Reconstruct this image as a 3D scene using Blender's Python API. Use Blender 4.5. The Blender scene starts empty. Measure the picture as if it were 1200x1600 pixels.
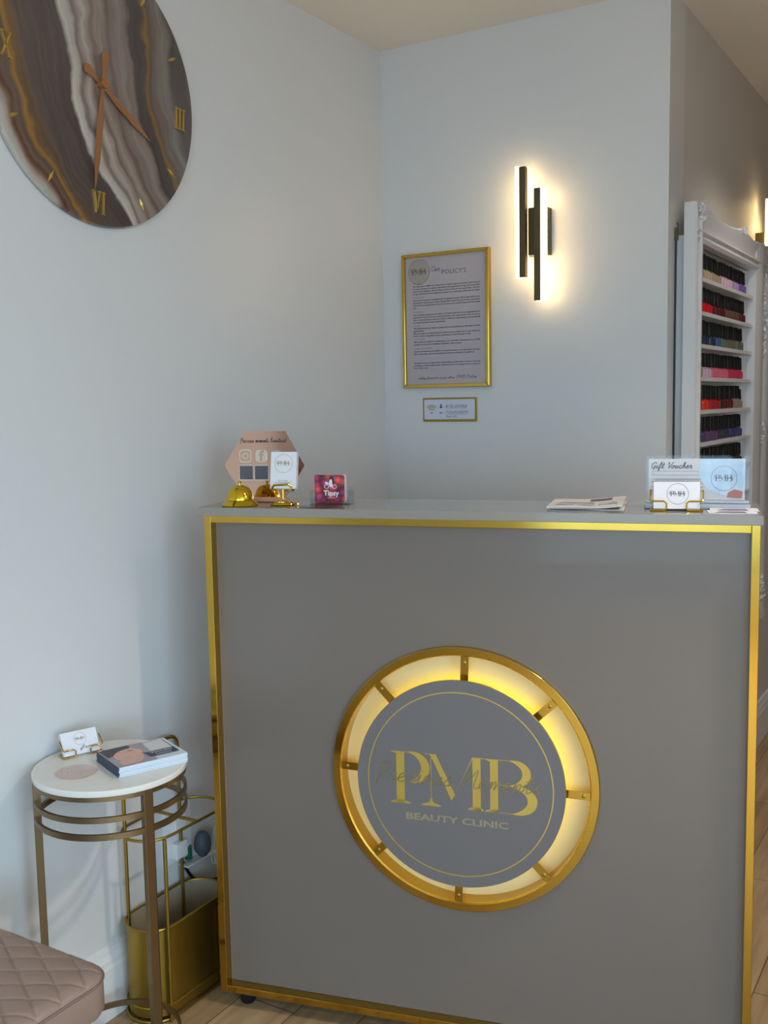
import bpy, bmesh, math, random
from mathutils import Vector, Matrix

# ------------------------------------------------------------------ camera, world, lights, exposure
SC = bpy.context.scene
COL = SC.collection
R = math.radians
XL, XH, YB, HC = -1.7197, -0.8054, 2.881, 2.493      # left wall, hall wall, back wall, ceiling height
XR, YF, YE, XQ, YQ = 2.3, -2.4, 8.0, 0.72, 1.0                          # right wall, shop front, far end of the hall
DU, DV, DROT, HT = -1.5214, 1.7276, 0.2351, 1.1762   # desk corner, rotation, counter height

cd = bpy.data.cameras.new('camera')
cam = bpy.data.objects.new('camera', cd)
COL.objects.link(cam)
cd.sensor_fit = 'VERTICAL'
cd.sensor_height = 24.0
cd.lens = 24.0 * 1604.96 / 1600.0
yaw, pit, rol = 0.5413, 0.1064, -0.018
fw = Vector((-math.sin(yaw) * math.cos(pit), math.cos(yaw) * math.cos(pit), -math.sin(pit)))
rt = Vector((math.cos(yaw), math.sin(yaw), 0))
up = rt.cross(fw)
r2 = rt * math.cos(rol) + up * math.sin(rol)
u2 = up * math.cos(rol) - rt * math.sin(rol)
M = Matrix((r2, u2, -fw)).transposed().to_4x4()
M.translation = Vector((0, 0, 1.4))
cam.matrix_world = M
cd.clip_start = 0.05
SC.camera = cam

SC.view_settings.view_transform = 'Standard'
SC.view_settings.look = 'None'
SC.view_settings.exposure = 0.46
SC.view_settings.gamma = 1.0
SC.view_settings.use_curve_mapping = False

SKY = 5.2
w = bpy.data.worlds.new('world')
SC.world = w
w.use_nodes = True
bg = w.node_tree.nodes['Background']
bg.inputs[0].default_value = (0.54, 0.79, 1.0, 1)
bg.inputs[1].default_value = SKY


def area(name, loc, rot, sx, sy, power, col, portal=False, spread=None):
    d = bpy.data.lights.new(name, 'AREA')
    d.shape = 'RECTANGLE'
    d.size, d.size_y = sx, sy
    d.energy = power
    d.color = col
    if portal:
        d.cycles.is_portal = True
    if spread:
        d.spread = spread
    o = bpy.data.objects.new(name, d)
    COL.objects.link(o)
    o.location = loc
    o.rotation_euler = rot
    return o


# the shop window behind the camera lets the daylight in
area('window_daylight', (0.83, YF - 0.12, 1.25), (R(90), 0, R(0)), 2.7, 1.9, 10, (1, 1, 1), portal=True)


area('added_window_portal', (XR + 0.12, -0.75, 1.38), (R(90), 0, R(90)), 2.9, 2.1, 10, (1, 1, 1), portal=True)  # portal for the right window, added to brighten the left wall


def spot(name, loc, power, col, size=R(110), radius=0.08):
    d = bpy.data.lights.new(name, 'SPOT')
    d.energy = power
    d.color = col
    d.spot_size = size
    d.spot_blend = 0.6
    d.shadow_soft_size = radius
    o = bpy.data.objects.new(name, d)
    COL.objects.link(o)
    o.location = loc
    return o


DOWNLIGHTS = [(-0.32, 3.40, 13, 110), (0.45, 1.86, 75, 125), (-0.1, 5.2, 8, 110), (0.6, -0.3, 230, 84), (1.5, -1.2, 210, 84)]  # last two are added to bounce light off the floor onto the ceiling
for i, (x, y, p, a) in enumerate(DOWNLIGHTS):
    spot('downlight_beam', (x, y, HC - 0.03), p, (1.0, 0.92, 0.82), R(a))


# ------------------------------------------------------------------ materials
def srgb(r, g, b):
    f = lambda c: (c / 255) / 12.92 if c / 255 <= 0.04045 else ((c / 255 + 0.055) / 1.055) ** 2.4
    return (f(r), f(g), f(b), 1)


def mat(name, col, rough=0.5, metal=0.0, emit=None, es=0.0, trans=0.0, ior=1.45, alpha=1.0, bump=None, coat=0.0, var=None, aniso=0.0):
    m = bpy.data.materials.new(name)
    m.use_nodes = True
    nt = m.node_tree
    b = nt.nodes['Principled BSDF']
    c = col if len(col) == 4 else (*col, 1)
    b.inputs['Base Color'].default_value = c
    b.inputs['Roughness'].default_value = rough
    b.inputs['Metallic'].default_value = metal
    b.inputs['IOR'].default_value = ior
    b.inputs['Transmission Weight'].default_value = trans
    b.inputs['Alpha'].default_value = alpha
    b.inputs['Coat Weight'].default_value = coat
    b.inputs['Anisotropic'].default_value = aniso
    if emit:
        b.inputs['Emission Color'].default_value = emit if len(emit) == 4 else (*emit, 1)
        b.inputs['Emission Strength'].default_value = es
    # every material gets a little procedural variation in gloss or colour
    tc = nt.nodes.new('ShaderNodeTexCoord')
    nz = nt.nodes.new('ShaderNodeTexNoise')
    nz.inputs['Scale'].default_value = (bump[0] if bump else 14.0)
    nz.inputs['Detail'].default_value = 4
    nt.links.new(tc.outputs['Object'], nz.inputs['Vector'])
    mr = nt.nodes.new('ShaderNodeMapRange')
    mr.inputs['To Min'].default_value = max(0.0, rough - 0.03)
    mr.inputs['To Max'].default_value = min(1.0, rough + 0.03)
    nt.links.new(nz.outputs['Fac'], mr.inputs['Value'])
    nt.links.new(mr.outputs['Result'], b.inputs['Roughness'])
    if bump:
        bp = nt.nodes.new('ShaderNodeBump')
        bp.inputs['Strength'].default_value = bump[1]
        bp.inputs['Distance'].default_value = bump[2]
        nt.links.new(nz.outputs['Fac'], bp.inputs['Height'])
        nt.links.new(bp.outputs['Normal'], b.inputs['Normal'])
    if var:
        mx = nt.nodes.new('ShaderNodeMix')
        mx.data_type = 'RGBA'
        mx.inputs['A'].default_value = c
        mx.inputs['B'].default_value = var if len(var) == 4 else (*var, 1)
        nt.links.new(nz.outputs['Fac'], mx.inputs['Factor'])
        nt.links.new(mx.outputs['Result'], b.inputs['Base Color'])
    return m


def ramp_stops(cr, stops):
    cr.elements[0].position = stops[0][0]
    cr.elements[0].color = srgb(*stops[0][1])
    cr.elements[1].position = stops[-1][0]
    cr.elements[1].color = srgb(*stops[-1][1])
    for p, c in stops[1:-1]:
        e = cr.elements.new(p)
        e.color = srgb(*c)


def wood_floor():
    m = bpy.data.materials.new('oak_planks')
    m.use_nodes = True
    nt = m.node_tree
    b = nt.nodes['Principled BSDF']
    tc = nt.nodes.new('ShaderNodeTexCoord')
    mp = nt.nodes.new('ShaderNodeMapping')
    mp.inputs['Rotation'].default_value = (0, 0, R(90))
    nt.links.new(tc.outputs['Object'], mp.inputs['Vector'])
    br = nt.nodes.new('ShaderNodeTexBrick')
    br.inputs['Scale'].default_value = 1.0
    br.inputs['Brick Width'].default_value = 1.2
    br.inputs['Row Height'].default_value = 0.15
    br.inputs['Mortar Size'].default_value = 0.0015
    br.inputs['Color1'].default_value = srgb(186, 158, 122)
    br.inputs['Color2'].default_value = srgb(168, 140, 104)
    br.inputs['Mortar'].default_value = srgb(95, 76, 58)
    nt.links.new(mp.outputs['Vector'], br.inputs['Vector'])
    mp2 = nt.nodes.new('ShaderNodeMapping')
    mp2.inputs['Scale'].default_value = (28, 2.0, 1)
    nt.links.new(tc.outputs['Object'], mp2.inputs['Vector'])
    nz = nt.nodes.new('ShaderNodeTexNoise')
    nz.inputs['Scale'].default_value = 1.6
    nz.inputs['Detail'].default_value = 6
    nt.links.new(mp2.outputs['Vector'], nz.inputs['Vector'])
    rp = nt.nodes.new('ShaderNodeValToRGB')
    rp.color_ramp.elements[0].color = (0.62, 0.58, 0.54, 1)
    rp.color_ramp.elements[0].position = 0.3
    rp.color_ramp.elements[1].color = (1, 1, 1, 1)
    rp.color_ramp.elements[1].position = 0.7
    nt.links.new(nz.outputs['Fac'], rp.inputs['Fac'])
    mx = nt.nodes.new('ShaderNodeMix')
    mx.data_type = 'RGBA'
    mx.blend_type = 'MULTIPLY'
    mx.inputs['Factor'].default_value = 1.0
    nt.links.new(br.outputs['Color'], mx.inputs['A'])
    nt.links.new(rp.outputs['Color'], mx.inputs['B'])
    nt.links.new(mx.outputs['Result'], b.inputs['Base Color'])
    b.inputs['Roughness'].default_value = 0.38
    return m


def clock_marble():
    m = bpy.data.materials.new('poured_resin_marble')
    m.use_nodes = True
    nt = m.node_tree
    L = nt.links.new
    b = nt.nodes['Principled BSDF']

    def node(t, **k):
        n = nt.nodes.new(t)
        for a, v in k.items():
            setattr(n, a, v)
        return n

    def mth(op, a, c=None):
        n = node('ShaderNodeMath', operation=op)
        for i, v in enumerate((a, c)):
            if v is None:
                continue
            if isinstance(v, (int, float)):
                n.inputs[i].default_value = v
            else:
                L(v, n.inputs[i])
        return n.outputs[0]

    tc = node('ShaderNodeTexCoord')
    sp = node('ShaderNodeSeparateXYZ')
    L(tc.outputs['Object'], sp.inputs[0])
    x, z = sp.outputs['X'], sp.outputs['Z']
    zn = mth('MINIMUM', z, 0.0)
    g = mth('ADD', mth('MULTIPLY', mth('MULTIPLY', zn, zn), 1.6), mth('MULTIPLY', z, -0.12))
    t = mth('ADD', mth('SUBTRACT', x, g), 0.082)
    n1 = node('ShaderNodeTexNoise')
    n1.inputs['Scale'].default_value = 9
    n1.inputs['Detail'].default_value = 3
    L(tc.outputs['Object'], n1.inputs['Vector'])
    t2 = mth('ADD', t, mth('MULTIPLY', mth('SUBTRACT', n1.outputs['Fac'], 0.5), 0.075))
    rp = node('ShaderNodeValToRGB')
    L(mth('MULTIPLY', mth('ADD', t2, 0.4), 1.25), rp.inputs['Fac'])
    cr = rp.color_ramp
    stops = [(-.40, (94, 74, 66)), (-.262, (110, 76, 62)), (-.244, (132, 108, 96)), (-.226, (184, 178, 170)), (-.206, (164, 154, 144)), (-.194, (120, 92, 76)),
             (-.183, (84, 56, 42)), (-.172, (108, 86, 76)), (-.160, (92, 76, 68)), (-.150, (150, 108, 46)), (-.140, (110, 84, 56)),
             (-.112, (88, 76, 70)), (-.006, (80, 70, 67)), (.006, (196, 188, 178)), (.022, (172, 162, 152)), (.034, (124, 108, 100)),
             (.056, (172, 160, 150)), (.078, (126, 106, 96)), (.100, (148, 134, 124)), (.130, (112, 96, 88)), (.165, (140, 128, 120)), (.190, (122, 108, 100)),
             (.200, (74, 66, 66)), (.232, (78, 70, 68)), (.244, (134, 100, 48)), (.254, (98, 82, 70)), (.275, (112, 100, 94)), (.30, (124, 114, 108)), (.330, (82, 74, 72)), (.4, (88, 78, 74))]
    ramp_stops(cr, [((p + 0.4) * 1.25, c) for p, c in stops])
    # fine flowing streaks that follow the pour
    cb = node('ShaderNodeCombineXYZ')
    L(mth('MULTIPLY', t2, 60.0), cb.inputs[0])
    L(mth('MULTIPLY', z, 4.0), cb.inputs[1])
    n2 = node('ShaderNodeTexNoise')
    n2.inputs['Scale'].default_value = 1.0
    n2.inputs['Detail'].default_value = 5
    L(cb.outputs[0], n2.inputs['Vector'])
    mx = node('ShaderNodeMix', data_type='RGBA', blend_type='OVERLAY')
    mx.inputs['Factor'].default_value = 0.55
    L(rp.outputs['Color'], mx.inputs['A'])
    L(n2.outputs['Fac'], mx.inputs['B'])
    L(mx.outputs['Result'], b.inputs['Base Color'])
    b.inputs['Roughness'].default_value = 0.12
    b.inputs['Coat Weight'].default_value = 0.4
    b.inputs['Coat Roughness'].default_value = 0.03
    return m


def floral():
    m = bpy.data.materials.new('printed_flowers')
    m.use_nodes = True
    nt = m.node_tree
    b = nt.nodes['Principled BSDF']
    tc = nt.nodes.new('ShaderNodeTexCoord')
    vo = nt.nodes.new('ShaderNodeTexVoronoi')
    vo.inputs['Scale'].default_value = 62
    nt.links.new(tc.outputs['Object'], vo.inputs['Vector'])
    sp = nt.nodes.new('ShaderNodeSeparateColor')
    nt.links.new(vo.outputs['Color'], sp.inputs[0])
    rp = nt.nodes.new('ShaderNodeValToRGB')
    cols = [(0, (170, 40, 100)), (.25, (250, 80, 80)), (.45, (235, 80, 150)), (.6, (60, 34, 60)), (.75, (255, 112, 60)), (1, (150, 40, 90))]
    ramp_stops(rp.color_ramp, cols)
    nt.links.new(sp.outputs[0], rp.inputs['Fac'])
    mr = nt.nodes.new('ShaderNodeMapRange')
    mr.inputs['From Max'].default_value = 0.65
    mr.inputs['From Min'].default_value = 0.0
    mr.inputs['To Min'].default_value = 1.25
    mr.inputs['To Max'].default_value = 0.25
    nt.links.new(vo.outputs['Distance'], mr.inputs['Value'])
    mx = nt.nodes.new('ShaderNodeVectorMath')
    mx.operation = 'SCALE'
    nt.links.new(rp.outputs['Color'], mx.inputs[0])
    nt.links.new(mr.outputs['Result'], mx.inputs['Scale'])
    nt.links.new(mx.outputs[0], b.inputs['Base Color'])
    b.inputs['Roughness'].default_value = 0.3
    return m


def thin_glass(name='window_glass', tint=(1, 1, 1, 1), ior=1.25):
    m = bpy.data.materials.new(name)
    m.use_nodes = True
    nt = m.node_tree
    nt.nodes.clear()
    out = nt.nodes.new('ShaderNodeOutputMaterial')
    tr = nt.nodes.new('ShaderNodeBsdfTransparent')
    gl = nt.nodes.new('ShaderNodeBsdfGlossy')
    gl.inputs['Roughness'].default_value = 0.02
    fr_ = nt.nodes.new('ShaderNodeFresnel')
    fr_.inputs['IOR'].default_value = ior
    tr.inputs[0].default_value = tint
    mx = nt.nodes.new('ShaderNodeMixShader')
    ge = nt.nodes.new('ShaderNodeNewGeometry')
    inv = nt.nodes.new('ShaderNodeMath')
    inv.operation = 'SUBTRACT'
    inv.inputs[0].default_value = 1.0
    nt.links.new(ge.outputs['Backfacing'], inv.inputs[1])
    mu = nt.nodes.new('ShaderNodeMath')
    mu.operation = 'MULTIPLY'
    nt.links.new(fr_.outputs[0], mu.inputs[0])
    nt.links.new(inv.outputs[0], mu.inputs[1])
    nt.links.new(mu.outputs[0], mx.inputs[0])
    nt.links.new(tr.outputs[0], mx.inputs[1])
    nt.links.new(gl.outputs[0], mx.inputs[2])
    nt.links.new(mx.outputs[0], out.inputs[0])
    return m


G = dict(
    wall=mat('white_wall_paint', srgb(214, 214, 214), 0.32, bump=(90, 0.08, 0.002)),
    hallwall=mat('hall_wall_paint', srgb(208, 202, 196), 0.5, bump=(90, 0.08, 0.002)),
    ceil=mat('ceiling_paint', srgb(240, 233, 222), 0.8, bump=(60, 0.08, 0.002)),
    trim=mat('white_gloss_trim', srgb(222, 222, 222), 0.25),
    floor=wood_floor(),
    gold=mat('polished_gold', srgb(200, 162, 70), 0.13, 1.0),
    gold_shiny=mat('mirror_gold', srgb(220, 186, 52), 0.09, 1.0),
    brass=mat('brushed_brass', srgb(166, 138, 60), 0.42, 1.0),
    champagne=mat('champagne_gold_metal', srgb(136, 116, 86), 0.36, 1.0),
    rose=mat('rose_gold_mirror', srgb(214, 172, 150), 0.05, 1.0),
    numeral=mat('satin_gold_numeral', srgb(206, 168, 84), 0.35, 0.6),
    copper=mat('copper_hand_metal', srgb(196, 142, 100), 0.4, 0.85),
    panel=mat('taupe_lacquer_panel', srgb(116, 106, 99), 0.24, coat=0.2),
    counter=mat('taupe_lacquer_counter', srgb(140, 134, 126), 0.16, coat=0.4),
    disc=mat('grey_disc_face', srgb(110, 105, 105), 0.35),
    letter=mat('gold_foil_lettering', srgb(212, 186, 96), 0.3, 0.7),
    cavity=mat('cream_light_channel', srgb(212, 196, 152), 0.4),
    led=mat('yellow_led_strip', (1, .8, .2), 0.5, emit=(1.0, 0.74, 0.0), es=5.0),
    lamp=mat('warm_light_acrylic', (1, .95, .8), 0.5, emit=(1.0, 0.70, 0.32), es=5.4),
    dark=mat('dark_bronze_metal', srgb(92, 78, 48), 0.4, 0.3),
    black=mat('black_plastic', srgb(16, 16, 18), 0.45),
    blackgloss=mat('black_cap_plastic', srgb(5, 5, 6), 0.5),
    white=mat('white_plastic', srgb(228, 228, 228), 0.35),
    stone=mat('white_marble_top', srgb(232, 230, 224), 0.22, var=srgb(218, 214, 206), bump=(5, 0.0, 0.001)),
    paper=mat('white_card_paper', srgb(222, 220, 226), 0.55),
    pinkpaper=mat('blush_paper', srgb(224, 210, 208), 0.5),
    mauve=mat('mauve_poster_paper', srgb(180, 170, 174), 0.4),
    ink=mat('black_ink', srgb(38, 36, 40), 0.6),
    greyink=mat('grey_ink', srgb(112, 104, 104), 0.6),
    goldink=mat('gold_ink', srgb(168, 152, 118), 0.5, 0.3),
    beigepaper=mat('beige_seal_print', srgb(166, 158, 146), 0.5),
    navy=mat('navy_print', srgb(38, 58, 84), 0.4),
    skin=mat('skin_tone_print', srgb(228, 186, 170), 0.4, var=srgb(208, 158, 142)),
    hairp=mat('dark_hair_print', srgb(66, 56, 58), 0.4),
    lilacp=mat('lilac_grey_print', srgb(176, 172, 190), 0.4),
    coverp=mat('cover_background_print', srgb(176, 168, 178), 0.4, var=srgb(150, 140, 148)),
    pages=mat('page_edges', srgb(206, 216, 226), 0.5),
    leather=mat('taupe_leather', srgb(142, 119, 107), 0.42, bump=(260, 0.12, 0.0006)),
    thread=mat('taupe_seam_thread', srgb(120, 100, 92), 0.6),
    acrylic=thin_glass('clear_acrylic', (0.93, 0.95, 0.96, 1), 1.32),
    resin=thin_glass('clear_rose_resin', (0.96, 0.91, 0.90, 1), 1.3),
    rackw=mat('white_lacquer_frame', srgb(216, 216, 218), 0.3),
    floral=floral(),
    clock=clock_marble(),
    green=mat('green_plastic', srgb(30, 110, 74), 0.4),
    slate=mat('slate_blue_plastic', srgb(80, 90, 104), 0.5),
    grey=mat('grey_newsprint', srgb(205, 203, 200), 0.6),
    silver=mat('silver_mirror_icon', srgb(222, 214, 200), 0.08, 1.0),
    glass=thin_glass(),
    pave=mat('street_paving', srgb(150, 146, 140), 0.8, bump=(8, 0.2, 0.01)),
    bulb=mat('downlight_lens', (1, .95, .85), 0.4, emit=(1, 0.86, 0.7), es=14.0),
    seal=mat('dark_bronze_hook', srgb(96, 70, 44), 0.2, 0.9),
    inner=mat('stand_inner_metal', srgb(170, 156, 132), 0.5, 0.1),
    clutter=mat('blue_sheen_print', srgb(150, 176, 206), 0.15, var=srgb(226, 236, 244), bump=(30, 0, 0)),
)


# ------------------------------------------------------------------ mesh helpers
class MB:
    """collects shapes, then builds ONE mesh object"""

    def __init__(s):
        s.v, s.f = [], []

    def add(s, v, f, m=None):
        n = len(s.v)
        s.v += [tuple(m @ Vector(p)) if m else tuple(p) for p in v]
        s.f += [tuple(n + i for i in q) for q in f]
        return s

    def box(s, x0, x1, y0, y1, z0, z1, m=None):
        v = [(x0, y0, z0), (x1, y0, z0), (x1, y1, z0), (x0, y1, z0), (x0, y0, z1), (x1, y0, z1), (x1, y1, z1), (x0, y1, z1)]
        return s.add(v, [(0, 3, 2, 1), (4, 5, 6, 7), (0, 1, 5, 4), (1, 2, 6, 5), (2, 3, 7, 6), (3, 0, 4, 7)], m)

    def tube(s, pts, r, n=10, closed=False, m=None, flat=None):
        """sweep a circle (or, with flat=(a,b), a flat bar whose b side stays upright) along pts"""
        P = [Vector(p) for p in pts]
        K = len(P)
        rings = []
        prev = None
        for i in range(K):
            a = P[(i - 1) % K] if (closed or i > 0) else P[i]
            b = P[(i + 1) % K] if (closed or i < K - 1) else P[i]
            t = (b - a).normalized()
            if flat or prev is None:
                ref = Vector((0, 0, 1)) if abs(t.z) < 0.95 else Vector((0, 1, 0))
                x = t.cross(ref).normalized()
            else:
                x = (prev - t * prev.dot(t)).normalized()
            prev = x
            y = x.cross(t).normalized()
            if flat:
                rings.append([P[i] + x * (sx * flat[0] / 2) + y * (sy * flat[1] / 2) for sx, sy in ((-1, -1), (1, -1), (1, 1), (-1, 1))])
            else:
                rr = r[i] if isinstance(r, (list, tuple)) else r
                rings.append([P[i] + (x * math.cos(k * 2 * math.pi / n) + y * math.sin(k * 2 * math.pi / n)) * rr for k in range(n)])
        nn = len(rings[0])
        v = [p for q in rings for p in q]
        f = []
        for i in range(K if closed else K - 1):
            j = (i + 1) % K
            for k in range(nn):
                k2 = (k + 1) % nn
                f.append((i * nn + k, i * nn + k2, j * nn + k2, j * nn + k))
        if not closed:
            f.append(tuple(reversed(range(nn))))
            f.append(tuple((K - 1) * nn + k for k in range(nn)))
        return s.add(v, f, m)

    def lathe(s, prof, n=32, m=None):
        """profile of (radius, z) turned about z"""
        v, f = [], []
        for (r, z) in prof:
            for k in range(n):
                a = 2 * math.pi * k / n
                v.append((r * math.cos(a), r * math.sin(a), z))
        for i in range(len(prof) - 1):
            for k in range(n):
                k2 = (k + 1) % n
                f.append((i * n + k, i * n + k2, (i + 1) * n + k2, (i + 1) * n + k))
        if prof[0][0] > 1e-6:
            f.append(tuple(reversed(range(n))))
        if prof[-1][0] > 1e-6:
            f.append(tuple((len(prof) - 1) * n + k for k in range(n)))
        return s.add(v, f, m)

    def prism(s, poly, y0, y1, m=None):
        """a polygon in the xz plane given depth from y0 to y1"""
        n = len(poly)
        v = [(x, y0, z) for x, z in poly] + [(x, y1, z) for x, z in poly]
        f = [tuple(range(n)), tuple(reversed(range(n, 2 * n)))]
        f += [(i, n + i, n + (i + 1) % n, (i + 1) % n) for i in range(n)]
        return s.add(v, f, m)

    def ringx(s, cx, cz, r0, r1, y0, y1, n=64, m=None, a0=0.0, a1=2 * math.pi):
        """annulus facing -y"""
        full = abs(a1 - a0 - 2 * math.pi) < 1e-6
        K = n if full else n + 1
        v = []
        for k in range(K):
            a = a0 + (a1 - a0) * k / n
            c, q = math.cos(a), math.sin(a)
            v += [(cx + r0 * c, y0, cz + r0 * q), (cx + r1 * c, y0, cz + r1 * q), (cx + r1 * c, y1, cz + r1 * q), (cx + r0 * c, y1, cz + r0 * q)]
        f = []
        for k in range(n):
            a, b = 4 * k, 4 * ((k + 1) % K)
            for i in range(4):
                j = (i + 1) % 4
                f.append((a + i, b + i, b + j, a + j))
        if not full:
            f += [(0, 1, 2, 3), (4 * n + 3, 4 * n + 2, 4 * n + 1, 4 * n)]
        return s.add(v, f, m)

    def stroke(s, pts, wd, y=0.0, th=0.0003, m=None):
        """a drawn line of width wd in the xz plane facing -y"""
        P = [Vector((p[0], p[1])) for p in pts]
        Lp, Rp = [], []
        for i in range(len(P)):
            a, b = P[max(0, i - 1)], P[min(len(P) - 1, i + 1)]
            d = (b - a)
            d = d.normalized() if d.length > 1e-9 else Vector((1, 0))
            nn = Vector((-d.y, d.x)) * (wd[i] if isinstance(wd, (list, tuple)) else wd) / 2
            Lp.append(P[i] + nn)
            Rp.append(P[i] - nn)
        v = [(p.x, y - th, p.y) for p in Lp + Rp]
        n = len(P)
        f = [(i, n + i, n + i + 1, i + 1) for i in range(n - 1)]
        return s.add(v, f, m)

    def build(s, name, mt, parent=None, smooth=False, bevel=0.0, seg=2):
        me = bpy.data.meshes.new(name)
        me.from_pydata(s.v, [], s.f)
        bm = bmesh.new()
        bm.from_mesh(me)
        bmesh.ops.recalc_face_normals(bm, faces=bm.faces)
        bm.to_mesh(me)
        bm.free()
        me.materials.append(G[mt] if isinstance(mt, str) else mt)
        o = bpy.data.objects.new(name, me)
        COL.objects.link(o)
        if parent:
            o.parent = parent
        if smooth:
            for p in me.polygons:
                p.use_smooth = True
            try:
                me.set_sharp_from_angle(angle=R(38))
            except Exception:
                pass
        if bevel:
            b = o.modifiers.new('bevel', 'BEVEL')
            b.width = bevel
            b.segments = seg
            b.limit_method = 'ANGLE'
            b.angle_limit = R(40)
        return o


def tag(o, label=None, cat=None, group=None, kind=None):
    for k, v in (('label', label), ('category', cat), ('group', group), ('kind', kind)):
        if v:
            o[k] = v
    return o


def thing(name, label, cat, loc=(0, 0, 0), rz=0.0, group=None, tilt=0.0):
    o = bpy.data.objects.new(name, None)
    o.empty_display_size = 0.02
    COL.objects.link(o)
    o.location = loc
    o.rotation_euler = (tilt, 0, rz)
    return tag(o, label, cat, group)


def struct(name, mb, mt, parent=None, **k):
    o = mb.build(name, mt, parent, **k)
    return tag(o, kind='structure')


def deskpt(u, v, z=0.0):
    c, q = math.cos(DROT), math.sin(DROT)
    return (DU + u * c - v * q, DV + u * q + v * c, z)


def text2d(txt, size, shear=0.0, width=None, align='CENTER', sx=1.0, bold=0.0):
    """outline text as flat vertices and faces in the xz plane"""
    c = bpy.data.curves.new('t', 'FONT')
    c.body = txt
    c.size = size
    c.shear = shear
    c.align_x = 'LEFT'
    c.resolution_u = 2
    c.offset = bold
    c.fill_mode = 'FRONT' if hasattr(c, 'fill_mode') else c.fill_mode
    o = bpy.data.objects.new('t', c)
    COL.objects.link(o)
    dg = bpy.context.evaluated_depsgraph_get()
    me = bpy.data.meshes.new_from_object(o.evaluated_get(dg))
    vs = [(v.co.x, v.co.y) for v in me.vertices]
    fs = [tuple(p.vertices) for p in me.polygons]
    bpy.data.objects.remove(o)
    bpy.data.curves.remove(c)
    bpy.data.meshes.remove(me)
    if not vs:
        return [], []
    x0, x1 = min(v[0] for v in vs), max(v[0] for v in vs)
    if width:
        sx = width / (x1 - x0)
    wd = (x1 - x0) * sx
    off = {'CENTER': -wd / 2, 'LEFT': 0, 'RIGHT': -wd}[align]
    return [((x - x0) * sx + off, y) for x, y in vs], fs


def put_text(mb, txt, size, x, z, y=0.0, **k):
    vs, fs = text2d(txt, size, **k)
    mb.add([(x + a, y - 0.0003, z + b) for a, b in vs], fs)
    return mb


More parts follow.
